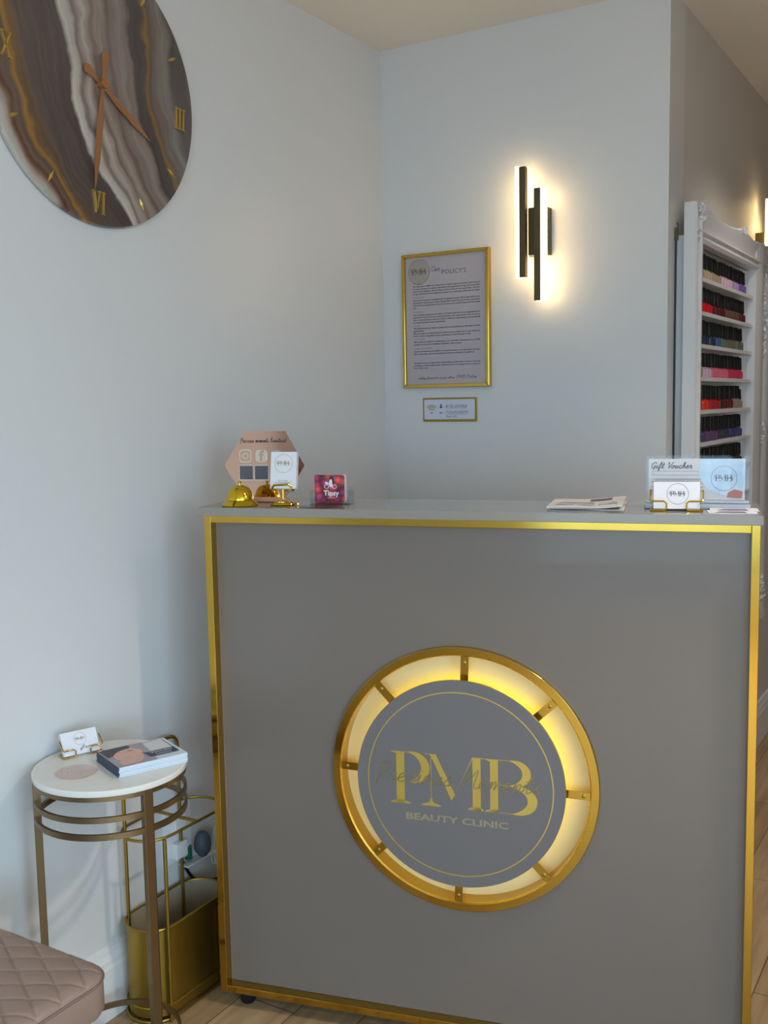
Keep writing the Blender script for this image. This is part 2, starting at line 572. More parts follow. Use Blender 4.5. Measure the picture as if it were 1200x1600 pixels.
# ---- hand-drawn script letters: strokes in a unit box, x height 1, advance width
CUR = {
    'a': ([[(.75, .85), (.35, 1), (.05, .55), (.25, .02), (.6, .3), (.78, .95), (.7, .3), (.85, 0), (1.1, .25)]], 1.1),
    'b': ([[(0, .2), (.35, 1.3), (.4, 2.1), (.2, 1.9), (.12, .2), (.4, 0), (.75, .5), (.5, .95), (.3, .7)], [(.6, .9), (1, .75)]], 1.0),
    'c': ([[(.75, .8), (.45, 1), (.08, .5), (.35, 0), (.9, .3)]], .9),
    'd': ([[(.75, .85), (.35, 1), (.05, .5), (.3, 0), (.65, .4), (.95, 2.1), (.8, .3), (.9, 0), (1.15, .25)]], 1.15),
    'e': ([[(0, .35), (.55, .65), (.5, 1), (.15, .75), (.15, .15), (.45, 0), (.9, .3)]], .85),
    'f': ([[(0, .1), (.5, 1.3), (.6, 2.1), (.35, 1.8), (.2, -.7), (.45, -.5), (.35, .1), (.8, .3)]], .75),
    'h': ([[(0, .2), (.4, 1.4), (.42, 2.1), (.2, 1.8), (.1, 0), (.3, .8), (.6, .95), (.6, .1), (.9, .25)]], .9),
    'i': ([[(0, .2), (.25, .95), (.2, .2), (.35, 0), (.6, .25)], [(.3, 1.35), (.33, 1.45)]], .6),
    'l': ([[(0, .2), (.45, 1.5), (.4, 2.1), (.2, 1.7), (.2, .2), (.4, 0), (.65, .25)]], .6),
    'm': ([[(0, .3), (.2, .95), (.15, 0), (.4, .9), (.55, .85), (.5, 0), (.8, .9), (.95, .8), (.9, .1), (1.2, .25)]], 1.2),
    'n': ([[(0, .3), (.2, .95), (.15, 0), (.45, .9), (.65, .8), (.6, .1), (.95, .25)]], .95),
    'o': ([[(.4, 1), (.08, .6), (.25, 0), (.65, .35), (.5, .95), (.35, .8), (.95, .75)]], .9),
    'p': ([[(0, .3), (.3, 1), (.1, -.9), (.3, .8), (.7, .7), (.4, .05), (.9, .25)]], .9),
    'r': ([[(0, .25), (.2, 1.05), (.35, .85), (.55, .9), (.45, .2), (.6, 0), (.8, .25)]], .75),
    's': ([[(0, .15), (.45, 1.05), (.35, .6), (.6, .2), (.3, 0), (.15, .15)], [(.5, .05), (.85, .3)]], .8),
    't': ([[(0, .2), (.45, 1.9), (.3, .3), (.45, 0), (.8, .3)], [(.05, 1.25), (.75, 1.3)]], .75),
    'u': ([[(0, .4), (.2, .95), (.15, .15), (.4, .05), (.7, .95), (.65, .15), (.95, .25)]], .95),
    'v': ([[(0, .7), (.2, .95), (.35, 0), (.65, .95), (.9, .85)]], .85),
    'y': ([[(0, .5), (.15, .95), (.3, .2), (.65, .95), (.4, -.9), (.1, -.7), (.8, .3)]], .9),
    'P': ([[(.3, 1.9), (.2, 0), (.05, -.6)], [(0, 1.3), (.35, 2.1), (1, 2), (.9, 1.2), (.35, .8)]], 1.15),
    'M': ([[(0, .1), (.3, .4), (.5, 2.1), (.6, .6), (1.2, 2.1), (1.2, .3), (1.45, 0), (1.7, .25)]], 1.6),
    'B': ([[(.25, 1.9), (.15, 0)], [(0, 1.7), (.5, 2.1), (.95, 1.7), (.35, 1.1), (1, .7), (.6, 0), (.05, .1)]], 1.15),
    'G': ([[(1.1, 1.6), (.8, 2.1), (.1, 1.4), (.2, .3), (.7, .1), (1, .9), (.6, .8)], [(1, .9), (.9, -.2), (.6, -.4)]], 1.25),
    'V': ([[(0, 1.7), (.3, 2.0), (.55, .05), (1.2, 2.0), (1.4, 1.9)]], 1.15),
    'O': ([[(.7, 2), (.1, 1.3), (.3, .1), (1.05, .7), (.9, 1.9), (.3, 1.7)]], 1.2),
    'L': ([[(.6, 1.9), (.3, 2), (.3, .3), (.1, .05), (.5, .1), (1, .2)]], .9),
    'x': ([[(0, .9), (.3, .8), (.6, 0)], [(.7, .95), (.05, 0)]], .8),
}


def smooth_pts(p, n=5):
    out = []
    for i in range(len(p) - 1):
        p0, p1, p2, p3 = p[max(0, i - 1)], p[i], p[i + 1], p[min(len(p) - 1, i + 2)]
        for k in range(n):
            t = k / n
            out.append(tuple(0.5 * (2 * p1[j] + (p2[j] - p0[j]) * t + (2 * p0[j] - 5 * p1[j] + 4 * p2[j] - p3[j]) * t * t + (3 * p1[j] - p0[j] - 3 * p2[j] + p3[j]) * t ** 3) for j in (0, 1)))
    out.append(p[-1])
    return out


def script(mb, txt, width, xh, x, z, y=0.0, pen=0.0008, slant=0.25):
    """handwriting of the given total width, x-height xh, starting at x, z"""
    adv = sum(CUR[c][1] if c in CUR else 0.7 for c in txt)
    kx = width / adv
    cx = 0.0
    for c in txt:
        if c in CUR:
            for st in CUR[c][0]:
                q = smooth_pts(st)
                mb.stroke([(x + (cx + a + slant * b) * kx, z + b * xh) for a, b in q], pen, y)
            cx += CUR[c][1]
        else:
            cx += 0.7
    return mb


# ---- the big serif monogram, drawn from polygons (unit: letter height 1)
def monogram(mb, x, z, h, wd, y=0.0):
    """three overlapping high-contrast serif letters PMB, total width wd, height h, lower left at x,z"""
    S = lambda a, b: (x + a * wd, z + b * h)

    def P(*pts):
        mb.add([(S(a, b)[0], y - 0.0003, S(a, b)[1]) for a, b in pts], [tuple(range(len(pts)))])

    def arc(cx, cz, rx, rz, a0, a1, w0, w1, n=20):
        q, ws = [], []
        for i in range(n + 1):
            t = i / n
            a = R(a0 + (a1 - a0) * t)
            q.append(S(cx + rx * math.cos(a), cz + rz * math.sin(a)))
            ws.append((w0 + (w1 - w0) * math.sin(math.pi * t)) * wd)
        mb.stroke(q, ws, y)

    th = 0.004
    # P
    P((.035, 0), (.035, 1), (.095, 1), (.095, 0))
    P((-.005, 0), (-.005, .025), (.035, .06), (.095, .06), (.135, .025), (.135, 0))
    P((-.005, 1), (.035, 1), (.035, .96), (-.005, .985))
    arc(.12, .71, .125, .29, 90, -90, th, .062)
    P((.095, 1), (.12, 1), (.12, .99), (.095, .99))
    # M
    P((.245, .985), (.245, 1), (.32, 1), (.455, .26), (.43, .14), (.29, .93), (.275, .985))
    P((.283, .93), (.288, .93), (.288, .12), (.283, .12))
    P((.215, 0), (.355, 0), (.355, .02), (.30, .07), (.290, .16), (.281, .16), (.272, .07), (.215, .02))
    P((.43, .14), (.44, .20), (.585, 1), (.578, 1))
    P((.578, 0), (.578, 1), (.635, 1), (.635, 0))
    P((.545, 0), (.545, .02), (.578, .06), (.635, .06), (.655, .02), (.655, 0))
    P((.635, 1), (.66, 1), (.66, .985), (.635, .985))
    # B
    P((.70, 0), (.70, 1), (.755, 1), (.755, 0))
    P((.665, 0), (.665, .02), (.70, .05), (.755, .05), (.755, 0))
    P((.665, 1), (.70, 1), (.70, .95), (.665, .985))
    P((.755, 1), (.83, 1), (.83, .99), (.755, .99))
    P((.755, 0), (.85, 0), (.85, .01), (.755, .01))
    P((.755, .52), (.84, .52), (.84, .53), (.755, .53))
    arc(.83, .76, .12, .235, 90, -90, th, .058)
    arc(.85, .26, .14, .255, 90, -90, th, .066)
    return mb


def seal_logo(mb, cx, cz, r, y=0.0, pen=0.0006, ring=True):
    """small round monogram as printed on the cards"""
    if ring:
        mb.ringx(cx, cz, r - pen, r, y - 0.0003, y, n=40)
    monogram(mb, cx - r * 0.68, cz - r * 0.22, r * 0.5, r * 1.3, y)
    script(mb, 'Precious Moments', r * 1.5, r * 0.12, cx - r * 0.82, cz - r * 0.04, y - 0.0002, pen=pen * 0.6)
    return mb


# ------------------------------------------------------------------ the room
struct('floor', MB().box(XL - 0.2, XR + 0.2, YF - 0.2, YE + 0.2, -0.1, 0), 'floor')
struct('ceiling', MB().box(XL - 0.2, XR + 0.2, YF - 0.2, YE + 0.2, HC, HC + 0.1), 'ceil')
struct('wall_left', MB().box(XL - 0.15, XL, YF, YB + 0.15, 0, HC), 'wall')
struct('wall_back', MB().box(XL, XH, YB, YB + 0.15, 0, HC), 'wall')
struct('wall_hall', MB().box(XH - 0.15, XH, YB + 0.15, YE, 0, HC), 'hallwall')
struct('wall_end', MB().box(XH - 0.15, XQ + 0.15, YE, YE + 0.15, 0, HC), 'hallwall')
rw = MB().box(XR, XR + 0.15, YF, YQ, 0, 0.30).box(XR, XR + 0.15, YF, YQ, 2.44, HC)
rw.box(XR, XR + 0.15, YF, -2.2, 0.30, 2.44).box(XR, XR + 0.15, 0.70, YQ, 0.30, 2.44)
struct('wall_right', rw, 'wall')
struct('wall_added_partition', MB().box(XQ, XR + 0.15, YQ, YQ + 0.12, 0, HC), 'wall')  # unseen partition added to keep window light off the hall wall
struct('wall_hall_right', MB().box(XQ, XQ + 0.12, YQ + 0.12, YE, 0, HC), 'hallwall')
w2 = struct('window_added_right', MB().box(XR + 0.05, XR + 0.10, -2.2, 0.70, 0.30, 0.36).box(XR + 0.05, XR + 0.10, -2.2, 0.70, 2.38, 2.44)
            .box(XR + 0.05, XR + 0.10, -2.2, -2.14, 0.36, 2.38).box(XR + 0.05, XR + 0.10, 0.64, 0.70, 0.36, 2.38)
            .box(XR + 0.05, XR + 0.10, -0.78, -0.72, 0.36, 2.38), 'dark')  # unseen side window, added to light the left wall from the right
struct('window_pane', MB().box(XR + 0.072, XR + 0.078, -2.14, -0.78, 0.36, 2.38).box(XR + 0.072, XR + 0.078, -0.72, 0.64, 0.36, 2.38), 'glass', w2)
front = MB()
front.box(XL - 0.15, XR + 0.15, YF - 0.15, YF, 0, 0.30).box(XL - 0.15, XR + 0.15, YF - 0.15, YF, 2.20, HC)
front.box(XL - 0.15, -0.50, YF - 0.15, YF, 0.30, 2.20).box(2.16, XR + 0.15, YF - 0.15, YF, 0.30, 2.20)
struct('wall_front', front, 'wall')
win = struct('window_1', MB().box(-0.50, 2.16, YF - 0.10, YF - 0.05, 0.30, 0.36).box(-0.50, 2.16, YF - 0.10, YF - 0.05, 2.14, 2.20)
             .box(-0.50, -0.44, YF - 0.10, YF - 0.05, 0.36, 2.14).box(2.10, 2.16, YF - 0.10, YF - 0.05, 0.36, 2.14)
             .box(0.92, 0.98, YF - 0.10, YF - 0.05, 0.36, 2.14), 'dark')
struct('window_pane', MB().box(-0.44, 0.92, YF - 0.078, YF - 0.072, 0.36, 2.14).box(0.98, 2.10, YF - 0.078, YF - 0.072, 0.36, 2.14), 'glass', win)
struct('paving_outside', MB().box(-12, XR + 0.2, -12, YF - 0.2, -0.12, -0.06).box(XR + 0.2, 12, -12, 6, -0.12, -0.06), 'pave')  # unseen street paving outside the shopfront


def skirting(name, x0, y0, x1, y1, nx, ny):
    """a skirting board 0.167 high with a moulded top, standing off the wall along (nx, ny)"""
    prof = [(0, 0), (0.017, 0), (0.017, 0.120), (0.014, 0.128), (0.014, 0.138), (0.009, 0.150), (0.006, 0.163), (0, 0.167)]
    v = [(x + nx * d, y + ny * d, z) for x, y in ((x0, y0), (x1, y1)) for d, z in prof]
    n = len(prof)
    f = [(i, (i + 1) % n, n + (i + 1) % n, n + i) for i in range(n)] + [tuple(range(n)), tuple(range(n, 2 * n))]
    struct(name, MB().add(v, f), 'trim')


skirting('baseboard_left', XL, YF, XL, YB, 1, 0)
skirting('baseboard_back', XL + 0.018, YB, XH, YB, 0, -1)
skirting('baseboard_hall', XH, YB, XH, YE, 1, 0)

for i, (x, y, p, a) in enumerate(DOWNLIGHTS):  # the last two fittings house the added bounce lamps
    d = thing('downlight', ['recessed round ceiling downlight over the hall beside the polish rack',
                            'recessed round ceiling downlight in front of the reception desk',
                            'recessed round ceiling downlight far down the hall',
                            'ceiling downlight added for floor bounce in front of the added partition',
                            'ceiling downlight added for floor bounce near the shop window'][i], 'light', (x, y, HC), 0)
    MB().lathe([(0.034, -0.002), (0.048, -0.006), (0.050, 0.0), (0.034, 0.0)], 32).build('bezel', 'white', d, smooth=True)
    MB().lathe([(0.0, -0.0015), (0.033, -0.0015), (0.033, -0.0005)], 32).build('lens', 'bulb', d)

# ------------------------------------------------------------------ reception desk
desk = thing('reception_desk', 'taupe reception desk with polished gold edging and a glowing round emblem', 'desk', (DU, DV, 0), DROT)
W = 1.1796
F0, PY = 0.015, 0.042          # front of the gold tube, panel plane behind it
GX0, GX1, GZ0, GZ1, TB = 0.0077, 1.1755, 0.035, 1.157, 0.0165
CX, CZ, RH, RO = 0.586, 0.594, 0.273, 0.291
MB().box(0, W, 0, 0.236, GZ1, HT).build('countertop', 'counter', desk, bevel=0.0012)
fr = MB()
fr.box(GX0, GX0 + TB, F0, F0 + 0.026, GZ0, GZ1).box(GX1 - TB, GX1, F0, F0 + 0.026, GZ0, GZ1)
fr.box(GX0 + TB, GX1 - TB, F0, F0 + 0.026, GZ0, GZ0 + TB).box(GX0 + TB, GX1 - TB, F0, F0 + 0.026, GZ1 - TB, GZ1)
fr.build('gold_frame', 'gold', desk, bevel=0.001)
# the front panel with its round opening
pv, pf = [], []
nn = 96
for k in range(nn):
    a = 2 * math.pi * k / nn
    c, q = math.cos(a), math.sin(a)
    hx = (GX1 - TB if c > 0 else GX0 + TB) - CX
    hz = (GZ1 - TB if q > 0 else GZ0 + TB) - CZ
    t = min(abs(hx / c) if abs(c) > 1e-6 else 1e9, abs(hz / q) if abs(q) > 1e-6 else 1e9)
    pv += [(CX + RH * c, PY, CZ + RH * q), (CX + t * c, PY, CZ + t * q), (CX + RH * c, PY + 0.016, CZ + RH * q)]
for k in range(nn):
    a, b = 3 * k, 3 * ((k + 1) % nn)
    pf += [(a, a + 1, b + 1, b), (a, b, b + 2, a + 2)]
for cxx, czz in ((GX0 + TB, GZ0 + TB), (GX1 - TB, GZ0 + TB), (GX1 - TB, GZ1 - TB), (GX0 + TB, GZ1 - TB)):
    # close each corner between the two nearest rim points
    idx = [3 * k + 1 for k in range(nn)]
    sx = 1 if cxx > CX else -1
    sz = 1 if czz > CZ else -1
    onx = [i for i in idx if abs(pv[i][0] - cxx) < 1e-6 and (pv[i][2] - CZ) * sz > 0]
    onz = [i for i in idx if abs(pv[i][2] - czz) < 1e-6 and (pv[i][0] - CX) * sx > 0]
    i1 = min(onx, key=lambda i: abs(pv[i][2] - czz))
    i2 = min(onz, key=lambda i: abs(pv[i][0] - cxx))
    pv.append((cxx, PY, czz))
    pf.append((i1, len(pv) - 1, i2))
MB().add(pv, pf).build('front_panel', 'panel', desk)
body = MB()
body.box(GX0 + 0.002, GX0 + 0.018, F0 + 0.026, 0.230, GZ0, GZ1).box(GX1 - 0.018, GX1 - 0.002, F0 + 0.026, 0.230, GZ0, GZ1)
body.box(GX0 + 0.018, GX1 - 0.018, 0.214, 0.230, GZ0, GZ1).box(GX0 + 0.018, GX1 - 0.018, PY + 0.016, 0.214, GZ0, GZ0 + 0.016)
body.build('carcass', 'panel', desk, bevel=0.001)
for x in (0.06, W - 0.06):
    for yy in (0.05, 0.20):
        MB().lathe([(0.016, 0.0), (0.018, 0.004), (0.018, 0.030), (0.012, GZ0)], 20, Matrix.Translation((x, yy, 0))).build('foot', 'black', desk, smooth=True)
# the round light: gold ring, cream channel, LED, brackets, disc
em = MB().ringx(CX, CZ, RH, RO, PY - 0.012, PY + 0.001, n=96).ringx(CX, CZ, RH - 0.0015, RH + 0.001, PY - 0.010, PY + 0.034, n=96)
em.build('gold_ring', 'gold', desk, smooth=True, bevel=0.002)
MB().ringx(CX, CZ, 0.0005, RH - 0.0015, PY + 0.030, PY + 0.036, n=96).build('light_channel', 'cavity', desk)
MB().ringx(CX, CZ, 0.204, 0.211, PY + 0.006, PY + 0.014, n=96).build('led_strip', 'led', desk)
for k, a in enumerate([90, 45, 0, -45, -90, -135, 180, 135]):
    m = Matrix.Translation((CX, 0, CZ)) @ Matrix.Rotation(-R(a - 2), 4, 'Y')
    b = MB().box(0.200, RH - 0.001, PY - 0.008, PY - 0.0055, -0.0085, 0.0085, m).box(0.200, 0.203, PY - 0.022, PY - 0.008, -0.0085, 0.0085, m)
    b = b.build('bracket', 'gold', desk)
    sm = m @ Matrix.Translation((0.258, PY - 0.008, 0)) @ Matrix.Rotation(R(90), 4, 'X')
    MB().lathe([(0.0040, 0), (0.0040, 0.0008), (0.0015, 0.0018), (0.0, 0.0018)], 14, sm).build('screw', 'brass', b, smooth=True)
DY = 0.006
MB().ringx(CX, CZ, 0.0005, 0.2245, DY, DY + 0.010, n=96).build('emblem_disc', 'disc', desk, smooth=True)
MB().ringx(CX, CZ, 0.1985, 0.2010, DY - 0.0004, DY, n=96).build('emblem_circle_line', 'letter', desk)
lg = MB()
monogram(lg, 0.4385, 0.5425, 0.1145, 0.3075, DY)
lg.build('monogram_lettering', 'letter', desk)
sc = MB()
script(sc, 'Precious Moments', 0.356, 0.0195, 0.403, 0.590, DY - 0.0006, pen=0.0023)
sc.build('script_lettering', mat('dark_gold_line', srgb(150, 138, 96), 0.35, 0.7), desk)
bt = MB()
put_text(bt, 'BEAUTY CLINIC', 0.020, (0.472 + 0.69) / 2, 0.509, DY - 0.0003, width=0.222, bold=0.0006)
bt.build('small_lettering', mat('muted_gold_line', srgb(156, 146, 116), 0.4, 0.3), desk)

# ------------------------------------------------------------------ things on the counter
def counter(name, label, cat, u, v, rz=0.0, group=None, h=0.0, tilt=0.0):
    return thing(name, label, cat, deskpt(u, v, HT + h), DROT + rz, group, tilt)


# call bell
t = counter('reception_bell', 'shiny gold call bell at the left end of the counter', 'bell', 0.081, 0.050)
MB().lathe([(0.0405, 0), (0.0415, 0.002), (0.038, 0.006), (0.033, 0.011), (0.0315, 0.0125), (0, 0.0125)], 48).build('base', 'gold_shiny', t, smooth=True)
MB().lathe([(0.0305, 0.0135), (0.0305, 0.017), (0.0285, 0.024), (0.026, 0.032), (0.021, 0.039), (0.013, 0.0435), (0.004, 0.0455), (0, 0.0455)], 48).build('dome', 'gold_shiny', t, smooth=True)
MB().lathe([(0.0025, 0.0445), (0.0025, 0.049), (0.0048, 0.0495), (0.0052, 0.0525), (0.003, 0.054), (0, 0.054)], 20).build('plunger', 'gold_shiny', t, smooth=True)

# hexagonal mirror sign
t = counter('hexagon_sign', 'rose gold mirrored hexagon sign with social media icons behind the bell', 'sign', 0.101, 0.135, R(3), tilt=R(-4))
hexp = [(0.098, 0.084), (0.051, 0.163), (-0.047, 0.163), (-0.098, 0.084), (-0.045, 0.004), (0.049, 0.004)]
MB().prism(hexp, 0, 0.003).build('mirror_plate', 'rose', t)
tx = MB()
script(tx, 'Precious moments Banstead', 0.112, 0.0052, -0.058, 0.137, 0, pen=0.0009)
tx.build('script_lettering', 'ink', t)
ic = MB()
# camera-like icon, a round-cornered square ring with a circle


def rrect(cx, cz, w_, h_, r, n=5):
    out = []
    for sx, sz, a0 in ((1, -1, -90), (1, 1, 0), (-1, 1, 90), (-1, -1, 180)):
        for k in range(n + 1):
            a = R(a0 + 90 * k / n)
            out.append((cx + sx * (w_ / 2 - r) + r * math.cos(a), cz + sz * (h_ / 2 - r) + r * math.sin(a)))
    return out


def outline(mb, pts, wd, y):
    n = len(pts)
    mb.stroke(pts + [pts[0]], wd, y)
    return mb


outline(ic, rrect(-0.045, 0.106, 0.028, 0.028, 0.007), 0.0028, 0)
ic.ringx(-0.045, 0.106, 0.0052, 0.0076, -0.0004, 0, 24)
ic.build('camera_icon', 'silver', t)
ic = MB().prism(rrect(-0.006, 0.106, 0.028, 0.028, 0.007), -0.0004, 0).build('letter_icon', 'silver', t)
put_text(MB(), 'f', 0.034, -0.006, 0.095, -0.0006, bold=0.001).build('letter_mark', 'rose', ic)
ic = MB().prism([(0.032 + 0.014 * math.cos(k * math.pi / 12), 0.106 + 0.014 * math.sin(k * math.pi / 12)) for k in range(24)], -0.0004, 0).build('globe_icon', 'silver', t)
g2 = MB()
for q in (-0.005, 0.0, 0.005):
    g2.stroke([(0.020, 0.106 + q), (0.044, 0.106 + q)], 0.0008, -0.0006)
for q in (-0.005, 0.005):
    g2.stroke([(0.032 + q * 0.8, 0.094), (0.032 + q * 1.6, 0.106), (0.032 + q * 0.8, 0.118)], 0.0008, -0.0006)
g2.build('globe_lines', 'rose', ic)
for cx in (-0.043, -0.0055):
    MB().prism([(cx - 0.016, 0.052), (cx + 0.016, 0.052), (cx + 0.016, 0.083), (cx - 0.016, 0.083)], -0.0003, 0).build('code_square', mat('smoky_square_print', srgb(92, 92, 98), 0.4), t)
    outline(MB(), [(cx - 0.017, 0.0505), (cx + 0.017, 0.0505), (cx + 0.017, 0.0845), (cx - 0.017, 0.0845)], 0.0020, -0.0004).build('square_border', 'silver', t)
MB().prism([(-0.060, 0), (0.060, 0), (0.056, 0.011), (-0.056, 0.011)], -0.011, 0.016).build('foot_block', mat('peach_acrylic_foot', srgb(206, 150, 122), 0.15), t, bevel=0.002)

# small easel with price cards
t = counter('card_easel', 'gold wire easel with a round spiral base in front of the hexagon sign', 'stand', 0.179, 0.066, R(4))
sp = [(0.034 * math.cos(a) * (1 - i / 130), 0.020 * math.sin(a) * (1 - i / 130), 0.003 + 0.0022 * (i > 36)) for i, a in enumerate([k * 2 * math.pi / 36 for k in range(80)])]
MB().tube(sp, 0.0022, 8).build('spiral_base', 'gold_shiny', t, smooth=True)
MB().tube([(-0.005, 0.014, 0.003), (-0.005, 0.013, 0.034), (-0.005, 0.016, 0.044), (-0.005, 0.025, 0.085)], 0.0018, 8).build('upright', 'gold_shiny', t, smooth=True)
MB().tube([(-0.022, -0.006, 0.032), (-0.021, -0.011, 0.040), (-0.017, -0.014, 0.046), (0.017, -0.014, 0.048), (0.022, -0.012, 0.044), (0.022, 0.006, 0.033), (0.0, 0.013, 0.033)], 0.0024, 8).build('card_rest', 'gold_shiny', t, smooth=True)
t2 = counter('appointment_cards', 'white upright card with round gold logo held on the gold easel', 'card', 0.181, 0.066, R(4), h=0.0365, tilt=R(-10))
MB().box(-0.030, 0.030, -0.007, 0.0075, 0, 0.082).build('card_stack', 'paper', t2, bevel=0.0004)
l2 = MB()
seal_logo(l2, 0.0, 0.056, 0.021, -0.007, pen=0.0007)
l2.build('round_logo', 'goldink', t2)
l2 = MB()
put_text(l2, 'Scan to book', 0.0042, 0.0, 0.0165, -0.007)
put_text(l2, 'Precious Moments Beauty Clinic', 0.003, 0.0, 0.0125, -0.007)
l2.build('printed_text', 'greyink', t2)

# cards in a clear holder
t = counter('clear_card_holder', 'clear acrylic card holder standing behind the coaster on the counter', 'card holder', 0.279, 0.108, R(2))
h = MB()
h.box(-0.045, 0.045, -0.019, -0.0165, 0.0, 0.018).box(-0.045, 0.045, 0.016, 0.0185, 0, 0.030)
h.prism([(-0.047, 0), (-0.043, 0), (-0.043, 0.032), (-0.047, 0.030)], -0.019, 0.0185).prism([(0.043, 0), (0.047, 0), (0.047, 0.030), (0.043, 0.040)], -0.019, 0.0185)
h.box(-0.043, 0.043, -0.0165, 0.016, 0, 0.003)
h.build('holder_body', 'acrylic', t, bevel=0.001)
t = counter('flower_print_cards', 'black and pink floral business cards reading Tipsy in clear holder', 'cards', 0.277, 0.104, R(2), h=0.0035)
MB().prism(rrect(0, 0.0315, 0.070, 0.062, 0.005), -0.006, 0.008).build('card_stack', 'paper', t)
MB().prism(rrect(0, 0.0315, 0.070, 0.062, 0.005), -0.0064, -0.006).build('floral_face', 'floral', t)
k = MB()
put_text(k, 'Tipsy', 0.0165, 0.004, 0.0165, -0.0066, bold=0.0004)
put_text(k, 'FLOWERS', 0.0042, 0.004, 0.010, -0.0066)
for cx in (-0.007, 0.0115):
    k.ringx(cx, 0.0365, 0.0042, 0.0052, -0.0069, -0.0064, 20)
k.prism([(-0.008, 0.041), (-0.011, 0.046), (-0.006, 0.047), (0.0, 0.042)], -0.0069, -0.0065)
k.prism([(0.0, 0.036), (-0.001, 0.046), (0.002, 0.053), (0.006, 0.055), (0.008, 0.051), (0.006, 0.044), (0.008, 0.036)], -0.0070, -0.0065)
k.build('white_print', 'white', t)
k = MB().prism([(0.000, 0.050), (0.001, 0.057), (0.005, 0.060), (0.010, 0.055), (0.012, 0.044), (0.009, 0.040), (0.007, 0.048), (0.005, 0.054)], -0.0072, -0.0067)
k.build('dark_print', 'ink', t)

# clear coaster
MBc = MB().lathe([(0, 0), (0.052, 0), (0.0535, 0.0015), (0.052, 0.003), (0, 0.003)], 48)
t = MBc.build('coaster', 'resin', None, smooth=True)
t.location = deskpt(0.268, 0.056, HT + 0.0005)
t.rotation_euler = (0, 0, DROT)
tag(t, 'thin clear blush coaster lying on the reception counter', 'coaster')

# folded newspaper
t = counter('folded_leaflet', 'folded grey printed newspaper lying flat in the middle of the counter', 'newspaper', 0.838, 0.14, R(2))


def sheet(x0, x1, y0, y1, zf, th, nx=16, ny=6):
    v, f = [], []
    for s_ in (0, 1):
        for j in range(ny + 1):
            for i in range(nx + 1):
                a, b = i / nx, j / ny
                v.append((x0 + (x1 - x0) * a, y0 + (y1 - y0) * b, zf(a, b) + th * s_))
    n1 = (nx + 1) * (ny + 1)
    for j in range(ny):
        for i in range(nx):
            q = j * (nx + 1) + i
            f += [(q, q + nx + 1, q + nx + 2, q + 1), (n1 + q, n1 + q + 1, n1 + q + nx + 2, n1 + q + nx + 1)]
    rim = [i for i in range(nx + 1)] + [(nx + 1) * j + nx for j in range(1, ny + 1)] + [ny * (nx + 1) + i for i in range(nx - 1, -1, -1)] + [j * (nx + 1) for j in range(ny - 1, 0, -1)]
    for a, b in zip(rim, rim[1:] + rim[:1]):
        f.append((a, b, n1 + b, n1 + a))
    return v, f


fb = MB()
fb.add(*sheet(-0.074, 0.078, -0.085, 0.088, lambda a, b: 0.0005 + 0.001 * math.sin(a * 5), 0.0018))
fb.build('lower_fold', 'grey', t, smooth=True)
fb = MB()
zf = lambda a, b: 0.0040 + 0.0035 * a * a + 0.0022 * math.sin(a * 7 + b * 2) * a + 0.008 * max(0, a - 0.72) * b
fb.add(*sheet(-0.076, 0.076, -0.09, 0.085, zf, 0.0022))
top = fb.build('upper_fold', 'grey', t, smooth=True)
pr = MB()
for b0, a0, a1, wd in ((0.22, .10, .34, .05), (0.22, .38, .62, .05), (0.25, .66, .92, .05), (0.40, .12, .60, .02), (0.46, .12, .60, .02), (0.52, .14, .58, .02), (0.42, .66, .90, .02)):
    v, f = [], []
    for i in range(9):
        a = a0 + (a1 - a0) * i / 8
        for s_ in (0, 1):
            b = b0 + wd * s_
            v.append((-0.076 + 0.152 * a, -0.09 + 0.175 * b, zf(a, b) + 0.0028))
    f = [(2 * i, 2 * i + 1, 2 * i + 3, 2 * i + 2) for i in range(8)]
    pr.add(v, f)
pr.build('printed_lines', 'greyink', top)
pr = MB()
v = []
for i in range(13):
    a = 0.52 + 0.30 * i / 12
    for s_ in (0, 1):
        b = 0.66 + 0.24 * s_
        v.append((-0.076 + 0.152 * a, -0.09 + 0.175 * b, zf(a, b) + 0.0028))
pr.add(v, [(2 * i, 2 * i + 1, 2 * i + 3, 2 * i + 2) for i in range(12)])
pr.build('photo_print', mat('dark_photo_print', srgb(120, 84, 92), 0.5, var=srgb(60, 56, 62), bump=(60, 0, 0)), top)

# business cards in a gold wire holder
def wire_holder(t, mt, s=1.0):
    """two bent-wire hooks joined behind the cards"""
    for sx in (-1, 1):
        pts = [(0.050, 0.018, 0.040), (0.050, -0.004, 0.022), (0.047, -0.006, 0.020), (0.024, -0.006, 0.020), (0.019, -0.006, 0.016), (0.019, -0.006, 0.006), (0.022, -0.006, 0.002), (0.046, -0.006, 0.002), (0.049, -0.003, 0.002), (0.049, 0.030, 0.002)]
        MB().tube([(sx * x * s, y * s, z * s) for x, y, z in pts], 0.0018 * s, 8).build('wire_arm', mt, t, smooth=True)
    MB().tube([(-0.049 * s, 0.030 * s, 0.002 * s), (0.049 * s, 0.030 * s, 0.002 * s)], 0.0018 * s, 8).build('back_wire', mt, t, smooth=True)


t = counter('wire_card_holder', 'gold wire business card holder at right end of the counter', 'card holder', 1.020, 0.060, R(2))
wire_holder(t, 'gold_shiny')
t = counter('business_cards', 'white business cards with round logo in the gold wire holder on counter', 'cards', 1.020, 0.062, R(2), h=0.004, tilt=R(-14))
MB().box(-0.044, 0.044, -0.002, 0.010, 0, 0.054).build('card_stack', 'paper', t, bevel=0.0004)
seal_logo(MB(), 0.002, 0.030, 0.021, -0.002, pen=0.0007).build('round_logo', 'greyink', t)

